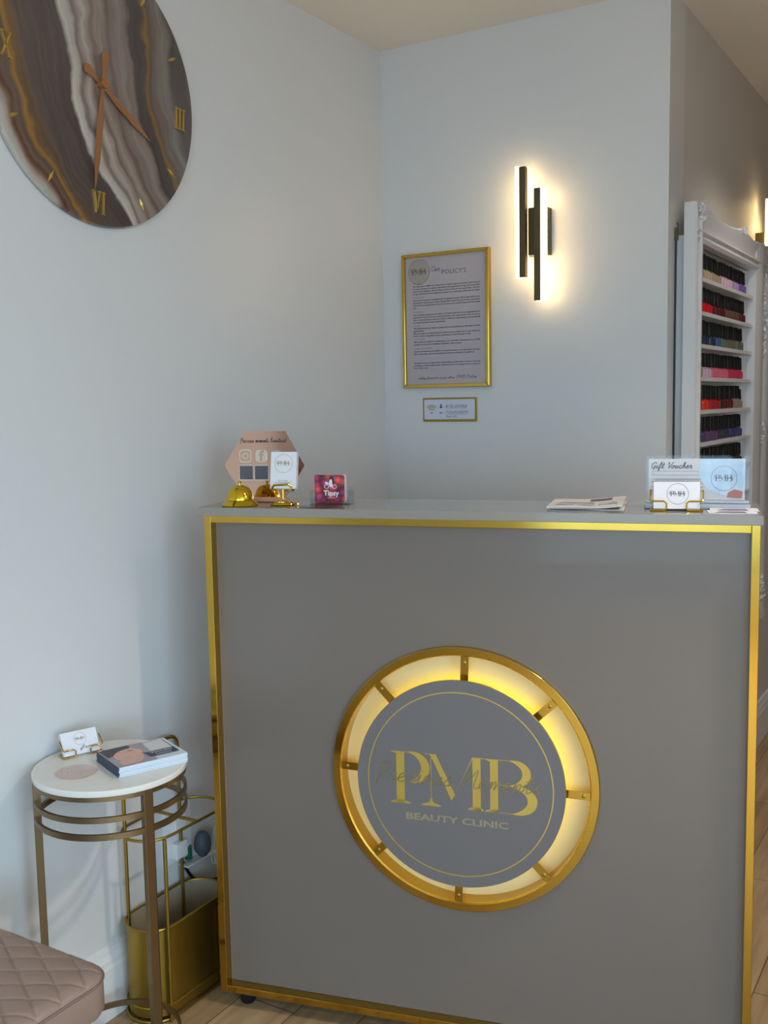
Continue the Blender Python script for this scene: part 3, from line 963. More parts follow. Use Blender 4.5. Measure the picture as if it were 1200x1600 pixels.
# gift voucher in its acrylic stand
t = counter('voucher_stand', 'clear acrylic display stand on the counter behind the wire card holder', 'display stand', 1.058, 0.125, R(1))
h = MB()
h.box(-0.100, 0.098, -0.0065, -0.0045, 0.016, 0.103).box(-0.100, 0.098, 0.0045, 0.0065, 0.002, 0.106)
h.build('clear_front', 'acrylic', t)
MB().box(-0.102, 0.101, -0.024, 0.024, 0.0, 0.010).box(-0.100, 0.099, -0.012, 0.0065, 0.0101, 0.016).build('stand_base', mat('frosted_base_acrylic', srgb(200, 210, 222), 0.15, trans=0.4), t, bevel=0.002)
t = counter('gift_voucher', 'blush gift voucher with circle picture in painted blue sheen inside the clear stand', 'voucher', 1.057, 0.125, R(1), h=0.0165)
MB().box(-0.094, 0.092, -0.0015, 0.0015, 0, 0.083).build('voucher_sheet', 'pinkpaper', t)
k = MB()
script(k, 'Gift Voucher', 0.080, 0.0058, -0.090, 0.064, -0.0015, pen=0.0018)
k.build('script_lettering', 'greyink', t)
k = MB()
for z in (0.058, 0.050, 0.042, 0.034, 0.026, 0.018):
    k.stroke([(-0.088, z), (0.020 - (0.058 - z) * 0.2, z)], 0.0006, -0.0015)
put_text(k, 'To:', 0.005, -0.088, 0.0515, -0.0015, align='LEFT')
put_text(k, 'From:', 0.005, -0.088, 0.0355, -0.0015, align='LEFT')
k.build('writing_lines', 'greyink', t)
cp = [(0.092, 0.083)] + [(0.056 + 0.052 * math.cos(R(a)), 0.062 + 0.052 * math.sin(R(a))) for a in range(154, 318, 6)] + [(0.092, 0.010)]
cp = [(min(x, 0.092), min(max(z, 0.0), 0.083)) for x, z in cp]
MB().prism(cp, -0.0019, -0.0015).build('picture_sheen', 'clutter', t)  # blue-white glare of the acrylic painted into the circle picture
seal_logo(MB(), 0.052, 0.044, 0.025, -0.0019, pen=0.0006).build('round_logo', 'greyink', t)
MB().prism([(0.058, 0.006), (0.086, 0.004), (0.088, 0.018), (0.072, 0.022), (0.060, 0.016)], -0.0023, -0.0019).build('lips_print', mat('coral_print', srgb(190, 110, 96), 0.3), t)

# loose leaflets on the counter
for i, (u, v, rz, lab) in enumerate([(1.128, 0.082, 2, 'upper white and purple leaflet lying flat below the voucher stand'), (1.124, 0.050, 3, 'lower white leaflet at the front right corner of the counter')]):
    t = counter('leaflet', lab, 'leaflet', u, v, R(rz), group='leaflets on the counter', h=0.0003 + 0.0012 * (1 - i))
    MB().box(-0.045, 0.045, -0.028, 0.028, 0, 0.001).build('sheet', 'paper', t)
    k = MB()
    k.add([(-0.034, -0.020, 0.0012), (0.026, -0.024, 0.0012), (0.022, 0.012, 0.0012), (-0.020, 0.008, 0.0012)], [(0, 1, 2, 3)])
    k.build('photo_print', mat('mauve_photo_print', srgb(112, 100, 118), 0.4), t)

# ------------------------------------------------------------------ wall clock
CLK = (XL, 1.670, 2.094)
t = thing('wall_clock', 'large round brown marbled resin wall clock with gold numerals', 'clock', CLK, R(90))
ROTC = R(-4)
MB().lathe([(0.0, 0.002), (0.297, 0.002), (0.3005, 0.006), (0.3005, 0.012), (0.298, 0.016), (0.0, 0.016)], 96, Matrix.Rotation(R(90), 4, 'X')).build('resin_disc', 'clock', t, smooth=True)
FY = -0.0162


def clock_m(deg, r, spin=True):
    a = R(90 - deg) + ROTC
    return Matrix.Translation((r * math.cos(a), 0, r * math.sin(a)))


def numeral(kind, deg):
    mb = MB()
    H, gw = 0.023, 0.0042
    m = clock_m(deg, 0.252) @ Matrix.Rotation(-ROTC, 4, 'Y')

    def bar(x0, x1, z0=-H, z1=H, wv=gw):
        mb.prism([(x0 - wv / 2, z0), (x0 + wv / 2, z0), (x1 + wv / 2, z1), (x1 - wv / 2, z1)], FY - 0.004, FY + 0.001, m)

    def serif(x, z, l=0.011):
        mb.prism([(x - l / 2, z - 0.0014), (x + l / 2, z - 0.0014), (x + l / 2, z + 0.0014), (x - l / 2, z + 0.0014)], FY - 0.004, FY + 0.001, m)

    if kind == 'III':
        for x in (-0.012, 0, 0.012):
            bar(x, x); serif(x, H); serif(x, -H)
    elif kind == 'VI':
        bar(-0.007, -0.015, wv=0.005); bar(-0.007, 0.000, wv=0.003); bar(0.012, 0.012)
        for x, z in ((-0.015, H), (0.0, H), (0.012, H), (0.012, -H)):
            serif(x, z, 0.009)
    elif kind == 'IX':
        bar(-0.014, -0.014); bar(-0.004, 0.016, wv=0.005); bar(0.016, -0.004, wv=0.003)
        for x, z in ((-0.014, H), (-0.014, -H), (-0.004, -H), (0.016, -H), (-0.004, H), (0.016, H)):
            serif(x, z, 0.009)
    else:
        bar(-0.020, -0.002, wv=0.005); bar(-0.002, -0.020, wv=0.003); bar(0.007, 0.007); bar(0.017, 0.017)
        for x, z in ((-0.020, H), (-0.020, -H), (-0.002, -H), (-0.002, H), (0.007, H), (0.007, -H), (0.017, H), (0.017, -H)):
            serif(x, z, 0.009)
    mb.build('numeral', 'numeral', t)


for kd, dg_ in (('XII', 0), ('III', 90), ('VI', 180), ('IX', 270)):
    numeral(kd, dg_)
for hr in (1, 2, 4, 5, 7, 8, 10, 11):
    a = R(90 - hr * 30) + ROTC
    m = Matrix.Translation((0.262 * math.cos(a), 0, 0.262 * math.sin(a))) @ Matrix.Rotation(-a, 4, 'Y')
    L2 = 0.0165
    v = [(-L2, FY, 0), (0, FY, 0.0042), (L2, FY, 0), (0, FY, -0.0042), (0, FY - 0.004, 0)]
    MB().add(v, [(0, 1, 4), (1, 2, 4), (2, 3, 4), (3, 0, 4), (0, 3, 2, 1)], m).build('hour_marker', 'numeral', t)


def hand(name, ang, ln, tail, w0, y):
    """ang measured from +x in the clock plane; a long leaf with a drop-shaped tail"""
    m = Matrix.Rotation(-ang, 4, 'Y')
    pts = [(ln, 0), (ln * 0.72, w0 * 0.62), (ln * 0.35, w0 * 0.75), (0.015, w0 * 0.35), (0.0, w0 * 0.5), (-tail * 0.45, w0 * 0.45)]
    for k in range(9):
        a = R(60 + 30 * k)
        pts.append((-tail * 0.86 + 0.010 * math.cos(a), 0.011 * math.sin(a)))
    pts += [(-tail * 0.45, -w0 * 0.45), (0, -w0 * 0.5), (0.015, -w0 * 0.35), (ln * 0.35, -w0 * 0.75), (ln * 0.72, -w0 * 0.62)]
    MB().prism(pts, y - 0.0018, y, m).build(name, 'copper', t)


hand('hour_hand', math.atan2(-0.092, 0.145), 0.172, 0.052, 0.011, FY - 0.006)
hand('minute_hand', math.atan2(-0.231, -0.038), 0.236, 0.070, 0.012, FY - 0.011)
MB().lathe([(0.009, 0.0), (0.009, 0.016), (0.0105, 0.017), (0.0105, 0.020), (0, 0.021)], 24, Matrix.Translation((0, FY, 0)) @ Matrix.Rotation(R(90), 4, 'X')).build('hub_cap', 'copper', t, smooth=True)

# ------------------------------------------------------------------ framed policies
t = thing('policy_frame', 'gold framed salon policies notice on the back wall', 'framed notice', (-1.4895, YB, 1.6505), 0)
hw, hh, bw = 0.1505, 0.2075, 0.0105
fr = MB()
fr.prism([(-hw, -hh), (hw, -hh), (hw - bw, -hh + bw), (-hw + bw, -hh + bw)], -0.021, 0.0)
fr.prism([(hw, hh), (-hw, hh), (-hw + bw, hh - bw), (hw - bw, hh - bw)], -0.021, 0.0)
fr.prism([(-hw, hh), (-hw, -hh), (-hw + bw, -hh + bw), (-hw + bw, hh - bw)], -0.021, 0.0)
fr.prism([(hw, -hh), (hw, hh), (hw - bw, hh - bw), (hw - bw, -hh + bw)], -0.021, 0.0)
fr.build('frame', 'gold', t, bevel=0.0015)
MB().box(-hw + bw, hw - bw, -0.012, -0.009, -hh + bw, hh - bw).build('poster', 'mauve', t)
py = -0.012
MB().prism([(-0.092 + 0.0385 * math.cos(R(a)), 0.152 + 0.0385 * math.sin(R(a))) for a in range(0, 360, 8)], py - 0.0002, py).build('seal_background', 'beigepaper', t)
seal_logo(MB(), -0.092, 0.152, 0.0385, py - 0.0003, pen=0.0009).build('round_logo', 'greyink', t)
k = MB()
script(k, 'Our', 0.030, 0.0085, -0.050, 0.150, py, pen=0.0011)
k.build('script_heading', 'ink', t)
k = MB()
put_text(k, "POLICY'S", 0.019, 0.030, 0.140, py, width=0.084)
k.build('heading', 'greyink', t)
paras = [
    ('TREATMENTS', ['We take pride at PMB in our treatments and want to give you the best service here at',
                    'our salon, however we require confirmation of the appointments made with us and 24hr',
                    'notice of all cancellations. We also advise to arrive on time for your appointment. We don’t',
                    'accept walk-ins for some treatments unless it is a quiet day, please ask our team.'], 0.106),
    ('CANCELLATIONS', ['If you need to cancel or reschedule your booking we require 24hrs notice before your',
                       'appointment otherwise you will be charged 50% of the total price for the booked time',
                       'reserved for your appointment. If you do not show up you will be charged the full booking',
                       'fee.'], 0.063),
    ('LATE ARRIVALS', ['Due to previous patients we can allow a 10 minute wait time for your appointment so',
                       'please let us know if you are running late before your appointment. If you are more',
                       'than 10 minutes late we may not be able to fulfil your appointment and you will still',
                       'be required to pay for your appointment.'], 0.018),
    ('CHILDREN', ['We kindly ask all our clients to please not to bring little ones with them to their',
                  'appointments.',
                  'But if you need to we kindly ask you to contact us and a member of our team will let you',
                  'know so safe to bring them to your appointments when the salon is free.'], -0.024),
    ('GIFT VOUCHERS', ['Gift vouchers are valid for 6 months and are non refundable. Vouchers are a one off gift',
                       'voucher and cannot be refunded or used after date of expiry.'], -0.066),
    ('COURSES OF TREATMENTS', ['Courses of treatments are valid for 12 months and have to be used within the time',
                               'frame of purchase. All courses purchased cannot be refunded or transferred.'], -0.0955),
    (None, ['We thank you for your loyalty and for understanding our policies here in order for us to keep',
            'providing you with the highest quality treatments and we are looking forward to seeing you',
            'in our salon soon.'], -0.1315)]
for hd, lines, z in paras:
    if hd:
        put_text(MB(), hd, 0.0052, -0.114, z + 0.0085, py, align='LEFT').build('paragraph_heading', 'greyink', t)
    bodyt = MB()
    for i, ln in enumerate(lines):
        wdt = 0.232 * min(1.0, len(ln) / 82.0)
        put_text(bodyt, ln, 0.0058, -0.114, z - i * 0.0078, py, align='LEFT', width=wdt, bold=0.00012)
    bodyt.build('printed_paragraph', 'ink', t)
k = MB()
script(k, 'Looking forward to see you all on'.replace('k', 'h').replace('g', 'y').replace('w', 'u'), 0.128, 0.0032, -0.100, -0.180, py, pen=0.0007)
script(k, 'PMB Salon'.replace('S', 'P'), 0.070, 0.0045, 0.035, -0.180, py, pen=0.0008)
k.build('signature_line', 'ink', t)

# wifi sign
t = thing('wifi_sign', 'small gold edged white wifi password plaque below the policies notice', 'sign', (-1.4838, YB, 1.3735), 0)
tw, tt = 0.0945, 0.0375
MB().prism(rrect(0, 0, 2 * tw, 2 * tt, 0.004), -0.004, 0).build('gold_backing', 'brass', t, bevel=0.0008)
MB().prism(rrect(-0.0005, 0.001, 2 * tw - 0.012, 2 * tt - 0.013, 0.003), -0.0062, -0.004).build('white_plate', mat('pale_plaque', srgb(206, 208, 222), 0.3), t, bevel=0.0005)
k = MB()
for r in (0.012, 0.018, 0.024):
    k.ringx(-0.062, -0.010, r - 0.0012, r + 0.0012, -0.0066, -0.0062, 20, a0=R(48), a1=R(132))
k.ringx(-0.062, -0.010, 0.0018, 0.0034, -0.0066, -0.0062, 16)
k.build('wifi_symbol', 'brass', t)
k = MB()
k.prism([(-0.0285 + 0.0028 * math.cos(R(a)), 0.0145 + 0.0028 * math.sin(R(a))) for a in range(0, 360, 30)], -0.0066, -0.0062)
k.prism([(-0.033, 0.0055), (-0.024, 0.0055), (-0.025, 0.0095), (-0.0265, 0.0112), (-0.0305, 0.0112), (-0.032, 0.0095)], -0.0066, -0.0062)
k.ringx(-0.031, -0.010, 0.0010, 0.0026, -0.0066, -0.0062, 14)
k.stroke([(-0.0285, -0.010), (-0.022, -0.010)], 0.0012, -0.0062)
put_text(k, ':', 0.010, -0.018, 0.0065, -0.0062)
put_text(k, ':', 0.010, -0.018, -0.0135, -0.0062)
k.build('person_and_key_icons', 'ink', t)
k = MB()
put_text(k, 'BTB-2M7RJF', 0.0115, 0.0265, 0.0065, -0.0062, width=0.076, shear=0.15)
put_text(k, 'YuGyAGd6DfV', 0.0115, 0.0280, -0.0115, -0.0062, width=0.078, shear=0.15)
put_text(k, '9um VX', 0.0105, 0.0080, -0.0245, -0.0062, width=0.038, shear=0.15)
k.stroke([(-0.011, 0.0045), (0.064, 0.0050)], 0.0007, -0.0062)
k.stroke([(-0.010, -0.0150), (0.066, -0.0142)], 0.0007, -0.0062)
k.build('handwritten_text', mat('olive_marker_ink', srgb(92, 88, 50), 0.5), t)


# ------------------------------------------------------------------ wall lights
def sconce(loc, rz, label):
    t = thing('wall_light', label, 'wall light', loc, rz, group='twin bar wall lights')
    MB().box(-0.030, 0.046, -0.034, 0.0, -0.064, 0.070).build('back_plate', 'dark', t, bevel=0.001)
    MB().box(-0.010, 0.026, -0.044, -0.034, -0.064, 0.070).build('arm_block', 'dark', t)
    for name, x0, x1, z0, z1, side in (('a', -0.042, -0.011, -0.129, 0.187, -1), ('b', 0.016, 0.046, -0.198, 0.122, 1)):
        mid = x0 + 0.0120 if side < 0 else x1 - 0.0100
        if side < 0:
            acr, met = (x0, mid), (mid, x1)
        else:
            acr, met = (mid, x1), (x0, mid)
        MB().box(acr[0], acr[1], -0.062, -0.036, z0, z1).box(met[0], met[1], -0.044, -0.036, z0, z1).build('light_bar', 'lamp', t)
        MB().box(met[0], met[1], -0.0622, -0.044, z0 + 0.002, z1 - 0.002).build('metal_bar', 'dark', t)
    return t


sconce((-1.191, YB, 1.8815), 0, 'black twin bar wall light with glowing warm edges on the back wall')
sconce((XH, 4.06, 1.925), R(90), 'lit twin bar wall light above the polish rack on the hall wall')

# ------------------------------------------------------------------ nail polish rack on the hall wall
RY0, RY1, RZ0, RZ1 = 2.945, 4.03, 0.56, 1.94
OY0, OY1, OZ0, OZ1 = 3.012, 3.772, 0.68, 1.832
rack = thing('polish_rack', 'ornate white framed nail polish shelf rack on the hall wall', 'rack', (XH, 0, 0), R(90))
# local: x = world y, y = -(world x - XH)  (front at negative y)
bx = MB()
bx.box(OY0 - 0.045, OY1 + 0.06, -0.006, 0.0, RZ0 + 0.06, 1.852)
bx.box(OY0 - 0.045, OY0 - 0.012, -0.030, -0.006, OZ0, OZ1).box(OY1 + 0.012, OY1 + 0.06, -0.0255, -0.006, OZ0, OZ1)
bx.box(OY0 - 0.045, OY1 + 0.06, -0.030, -0.006, OZ1, 1.852).box(OY0 - 0.045, OY1 + 0.06, -0.030, -0.006, RZ0 + 0.06, OZ0)
bx.box(OY0 - 0.012, OY0, -0.0295, -0.006, OZ0, OZ1).box(OY1, OY1 + 0.012, -0.0295, -0.006, OZ0, OZ1)
bx.build('shelf_box', 'rackw', rack)
# side mouldings, swept profile: (distance from outer edge towards the opening, depth)
sideprof = [(0.0, 0.026), (0.0, 0.058), (0.006, 0.062), (0.014, 0.061), (0.019, 0.056), (0.024, 0.047), (0.030, 0.050), (0.042, 0.066), (0.052, 0.066), (0.060, 0.062), (0.066, 0.058), (0.066, 0.030)]


def side_rail(x_out, sgn, wk):
    n = len(sideprof)
    v = [(x_out + sgn * a * wk, -d, z) for z in (RZ0 + 0.02, RZ1 - 0.012) for a, d in sideprof]
    f = [(i, (i + 1) % n, n + (i + 1) % n, n + i) for i in range(n)] + [tuple(range(n)), tuple(range(n, 2 * n))]
    return MB().add(v, f)


side_rail(RY0, 1, 1.0).build('side_rail', 'rackw', rack, smooth=True)
side_rail(RY1, -1, (RY1 - OY1) / 0.066).build('side_rail', 'rackw', rack, smooth=True)
# scalloped top: outline in world y, z
topo = [(2.948, 1.938), (2.985, 1.944), (3.043, 1.942), (3.095, 1.937), (3.149, 1.936), (3.21, 1.930), (3.279, 1.925), (3.35, 1.925), (3.427, 1.929), (3.50, 1.936), (3.529, 1.942), (3.552, 1.944), (3.577, 1.940), (3.648, 1.933),
        (3.70, 1.928), (3.752, 1.925), (3.81, 1.926), (3.862, 1.929), (3.92, 1.935), (3.98, 1.942), (4.028, 1.938)]
v, f = [], []
rows = [(lambda y, z: (z, 0.026)), (lambda y, z: (z, 0.056)), (lambda y, z: (z - 0.006, 0.062)), (lambda y, z: (1.905, 0.060)), (lambda y, z: (1.884, 0.052)), (lambda y, z: (1.872, 0.052)),
        (lambda y, z: (1.866, 0.064)), (lambda y, z: (1.860, 0.066)), (lambda y, z: (1.856, 0.060)), (lambda y, z: (1.848, 0.060)), (lambda y, z: (1.842, 0.063)), (lambda y, z: (1.832, 0.058)), (lambda y, z: (1.832, 0.026))]
for (y, z) in topo:
    for q in rows:
        zz, d = q(y, z)
        v.append((y, -d, zz))
nr = len(rows)
for i in range(len(topo) - 1):
    for j in range(nr):
        j2 = (j + 1) % nr
        f.append((i * nr + j, i * nr + j2, (i + 1) * nr + j2, (i + 1) * nr + j))
f += [tuple(range(nr)), tuple((len(topo) - 1) * nr + j for j in range(nr))]
MB().add(v, f).build('carved_top_rail', 'rackw', rack, smooth=True)
m = Matrix.Translation((0, 0, RZ0 + OZ1 + 0.668)) @ Matrix.Scale(-1, 4, (0, 0, 1))
v2 = [(a, b, RZ0 + (1.942 - c) * 1.08) for a, b, c in v]
MB().add(v2, f).build('carved_bottom_rail', 'rackw', rack, smooth=True)
# carved ornaments
random.seed(5)


def ornament(y, z, rx, rz, n, d0=0.066):
    mb = MB()
    for k in range(n):
        a = random.uniform(0, 6.28)
        rr = random.random() ** 0.5
        cy, cz = y + rx * rr * math.cos(a), z + rz * rr * math.sin(a)
        b = random.uniform(0, 6.28)
        L_ = random.uniform(0.008, 0.018)
        pts = [(cy + L_ * math.cos(b + s_ * 1.3) * s_, -d0 + 0.005 - 0.005 * math.sin(s_ * 3), cz + L_ * math.sin(b + s_ * 1.3) * s_) for s_ in (0, .25, .5, .75, 1)]
        mb.tube(pts, [0.0022, 0.0040, 0.0045, 0.0032, 0.0012], 6)
    return mb.build('carved_ornament', 'rackw', rack, smooth=True)


ornament(3.005, 1.915, 0.045, 0.026, 26)
ornament(3.545, 1.935, 0.022, 0.010, 10)
ornament(3.98, 1.900, 0.040, 0.035, 26)
ornament(3.93, 1.68, 0.035, 0.16, 26, 0.062)
ornament(3.93, 1.25, 0.030, 0.05, 14, 0.062)
ornament(3.96, 0.68, 0.045, 0.06, 24, 0.062)
ornament(3.005, 0.62, 0.045, 0.05, 22, 0.062)
SH = [1.7425, 1.6460, 1.5520, 1.4565, 1.3600, 1.2640, 1.1680, 1.0720, 0.9760, 0.8800, 0.7840]
for z in SH:
    MB().box(OY0, OY1, -0.050, -0.006, z - 0.012, z).build('shelf', 'rackw', rack, bevel=0.001)

# dark cable down the corner of the hall wall
t = thing('wall_cable', 'thin black cable running down the hall wall beside the polish rack', 'cable', (XH, 2.944, 0), R(90))
MB().tube([(0, -0.004, 0.17), (0.001, -0.004, 0.9), (0, -0.004, 1.50), (0.001, -0.004, 1.848)], 0.0028, 8).build('cord', 'black', t, smooth=True)
MB().box(-0.005, 0.006, -0.010, 0.0, 1.836, 1.868).build('clip', 'dark', t, bevel=0.001)
MB().tube([(0.0, -0.006, 1.866), (0.002, -0.010, 1.876), (0.0, -0.006, 1.884)], 0.0016, 6).build('hook', 'dark', t)

# bottles: (colour name, rgb, count) runs from the left of each shelf
RUNS = [
    ('top shelf', [('peach', (206, 170, 150), 2), ('sand beige', (182, 162, 138), 4), ('khaki nude', (160, 144, 118), 3), ('pale pink', (208, 168, 184), 4), ('lilac', (164, 138, 188), 3), ('violet', (112, 88, 164), 3)]),
    ('second shelf', [('bright red', (200, 16, 26), 6), ('dark maroon', (88, 26, 32), 5), ('cocoa brown', (100, 70, 62), 5), ('wine red', (90, 20, 34), 3)]),
    ('third shelf', [('ink blue', (36, 48, 74), 7), ('steel blue', (66, 92, 136), 2), ('sea green', (84, 118, 116), 1), ('olive grey', (98, 96, 82), 8)]),
    ('fourth shelf', [('gold glitter', (156, 128, 70), 3), ('pale lilac', (206, 172, 194), 3), ('rose pink', (204, 100, 122), 6), ('raspberry', (178, 42, 72), 6)]),
    ('fifth shelf', [('orange red', (220, 48, 28), 5), ('crimson', (170, 24, 36), 4), ('deep plum red', (86, 20, 30), 5), ('bronze nude', (140, 122, 100), 4)]),
    ('sixth shelf', [('deep violet', (72, 54, 90), 4), ('grape', (92, 60, 100), 4), ('midnight plum', (56, 44, 70), 5), ('indigo', (52, 52, 104), 5)]),
    ('seventh shelf', [('clear silver', (176, 172, 166), 2), ('jet black', (24, 22, 26), 5), ('pewter', (90, 92, 92), 4), ('charcoal', (44, 44, 50), 7)]),
]
ORD = ['first', 'second', 'third', 'fourth', 'fifth', 'sixth', 'seventh', 'eighth']
proto = bpy.data.objects.new('nail_polish_bottle', None)
proto.empty_display_size = 0.01
COL.objects.link(proto)
bmb = MB().lathe([(0.0135, 0.0), (0.0150, 0.0015), (0.0152, 0.020), (0.0140, 0.026), (0.0075, 0.031), (0.0072, 0.033), (0, 0.033)], 14)
p_body = bmb.build('bottle', 'black', proto, smooth=True)
p_cap = MB().lathe([(0.0100, 0.0325), (0.0106, 0.034), (0.0092, 0.072), (0.0080, 0.0745), (0, 0.0750)], 12).build('cap', 'blackgloss', proto, smooth=True)
polmats = {}
first = True
random.seed(3)
for si, (shelf, runs) in enumerate(RUNS):
    n_tot = sum(r[2] for r in runs)
    pitch = 0.675 / 19
    i = 0
    for (cname, rgb, n) in runs:
        for k in range(n):
            y = OY0 + 0.012 + 0.0185 + i * (0.675 / max(18.5, n_tot))
            if first:
                root, bo, ca = proto, p_body, p_cap
                first = False
                bo.data = bo.data.copy()
            else:
                root = proto.copy()
                COL.objects.link(root)
                bo = p_body.copy()
                ca = p_cap.copy()
                COL.objects.link(bo)
                COL.objects.link(ca)
                bo.parent = root
                ca.parent = root
            if cname not in polmats:
                polmats[cname] = mat('polish_' + cname.replace(' ', '_'), srgb(*rgb), 0.12, coat=0.5)
                me = p_body.data.copy()
                me.materials.clear()
                me.materials.append(polmats[cname])
                polmats[cname] = (polmats[cname], me)
            bo.data = polmats[cname][1]
            root.location = (XH + 0.0275 + random.uniform(-0.002, 0.002), y, SH[si] + 0.0003)
            sc_ = random.uniform(0.96, 1.0)
            if (si == 3 and i < 2) or (si == 4 and i == n_tot - 1):
                sc_ = 0.84
            root.scale = (1, 1, sc_)
            root.rotation_euler = (0, 0, random.uniform(0, 6))
            root['label'] = '%s %s nail polish bottle from the left on the %s of rack' % (ORD[k], cname, shelf)
            root['category'] = 'nail polish'
            root['group'] = 'nail polish bottles on the ' + shelf
            i += 1

# ------------------------------------------------------------------ side table
TX, TY, TR, TH = -1.557, 1.471, 0.156, 0.665
t = thing('side_table', 'round gold metal side table with white stone top beside the left wall', 'side table', (TX, TY, 0), 0)
MB().lathe([(0, 0.653), (TR - 0.001, 0.653), (TR, 0.6545), (TR, 0.6635), (TR - 0.0015, TH), (0, TH)], 96).build('tabletop', 'stone', t, smooth=True)


def flat_ring(r, z0, z1, th=0.004, n=96):
    return MB().lathe([(r - th, z0), (r, z0), (r, z1), (r - th, z1), (r - th, z0)], n)


def flat_ring2(r, z0, z1, th=0.004, n=96):
    v, f = [], []
    for k in range(n):
        a = 2 * math.pi * k / n
        c, q = math.cos(a), math.sin(a)
        v += [((r - th) * c, (r - th) * q, z0), (r * c, r * q, z0), (r * c, r * q, z1), ((r - th) * c, (r - th) * q, z1)]
    for k in range(n):
        a, b = 4 * k, 4 * ((k + 1) % n)
        f += [(a + i, b + i, b + (i + 1) % 4, a + (i + 1) % 4) for i in range(4)]
    return MB().add(v, f)


for z0, z1, r in ((0.643, 0.653, TR - 0.002), (0.600, 0.611, TR - 0.002), (0.565, 0.577, TR - 0.002), (0.064, 0.076, 0.122)):
    flat_ring2(r, z0, z1, 0.006).build('ring', 'champagne', t, smooth=True)
for a in (229, 343, 104):
    m = Matrix.Rotation(R(a), 4, 'Z')
    r0, r1 = (TR - 0.019, TR - 0.007) if a == 104 else (TR - 0.016, TR - 0.001)
    MB().box(r0, r1, -0.0095, 0.0095, 0.0, 0.653, m).build('leg', 'champagne', t, bevel=0.001)


def ontable(name, label, cat, x, y, rz, h=0.0, tilt=0.0):
    return thing(name, label, cat, (x, y, TH + h), rz, None, tilt)


# wire card holder on table, facing the room
hp = Vector((-1.640, 1.478))
rz = R(31)
hz = math.atan2(0.060, 0.055)
t = ontable('wire_card_holder', 'gold wire business card holder on the round side table', 'card holder', -1.650, 1.482, R(68))
wire_holder(t, 'gold', 0.86)
t = ontable('business_cards', 'stack of blush business cards with handwritten note on the side table', 'cards', -1.650, 1.482, R(68), h=0.0035, tilt=R(-27))
MB().box(-0.040, 0.038, -0.003, 0.008, 0, 0.050).build('card_stack', 'paper', t, bevel=0.0004)
k = MB()
seal_logo(k, 0.0, 0.032, 0.0135, -0.003, pen=0.0006)
k.build('round_logo', 'goldink', t)
k = MB()
script(k, 'from', 0.036, 0.0035, -0.004, 0.010, -0.003, pen=0.0008)
k.build('handwritten_note', 'ink', t)
# coaster
t = MB().lathe([(0, 0), (0.041, 0), (0.0425, 0.0015), (0.041, 0.003), (0, 0.003)], 48).build('coaster', 'resin', None, smooth=True)
t.location = (-1.580, 1.400, TH + 0.0005)
tag(t, 'clear rose coaster with gold flakes lying on the round side table', 'coaster')
k = MB()
random.seed(8)
for i in range(14):
    a, r = random.uniform(0, 6.28), random.uniform(0.006, 0.036)
    c, q = r * math.cos(a), r * math.sin(a)
    s_ = random.uniform(0.0008, 0.0022)
    k.add([(c - s_, q, 0.0032), (c, q - s_, 0.0032), (c + s_, q + s_ * .3, 0.0032), (c, q + s_, 0.0032)], [(0, 1, 2, 3)])
k.build('gold_flakes', 'gold', t)

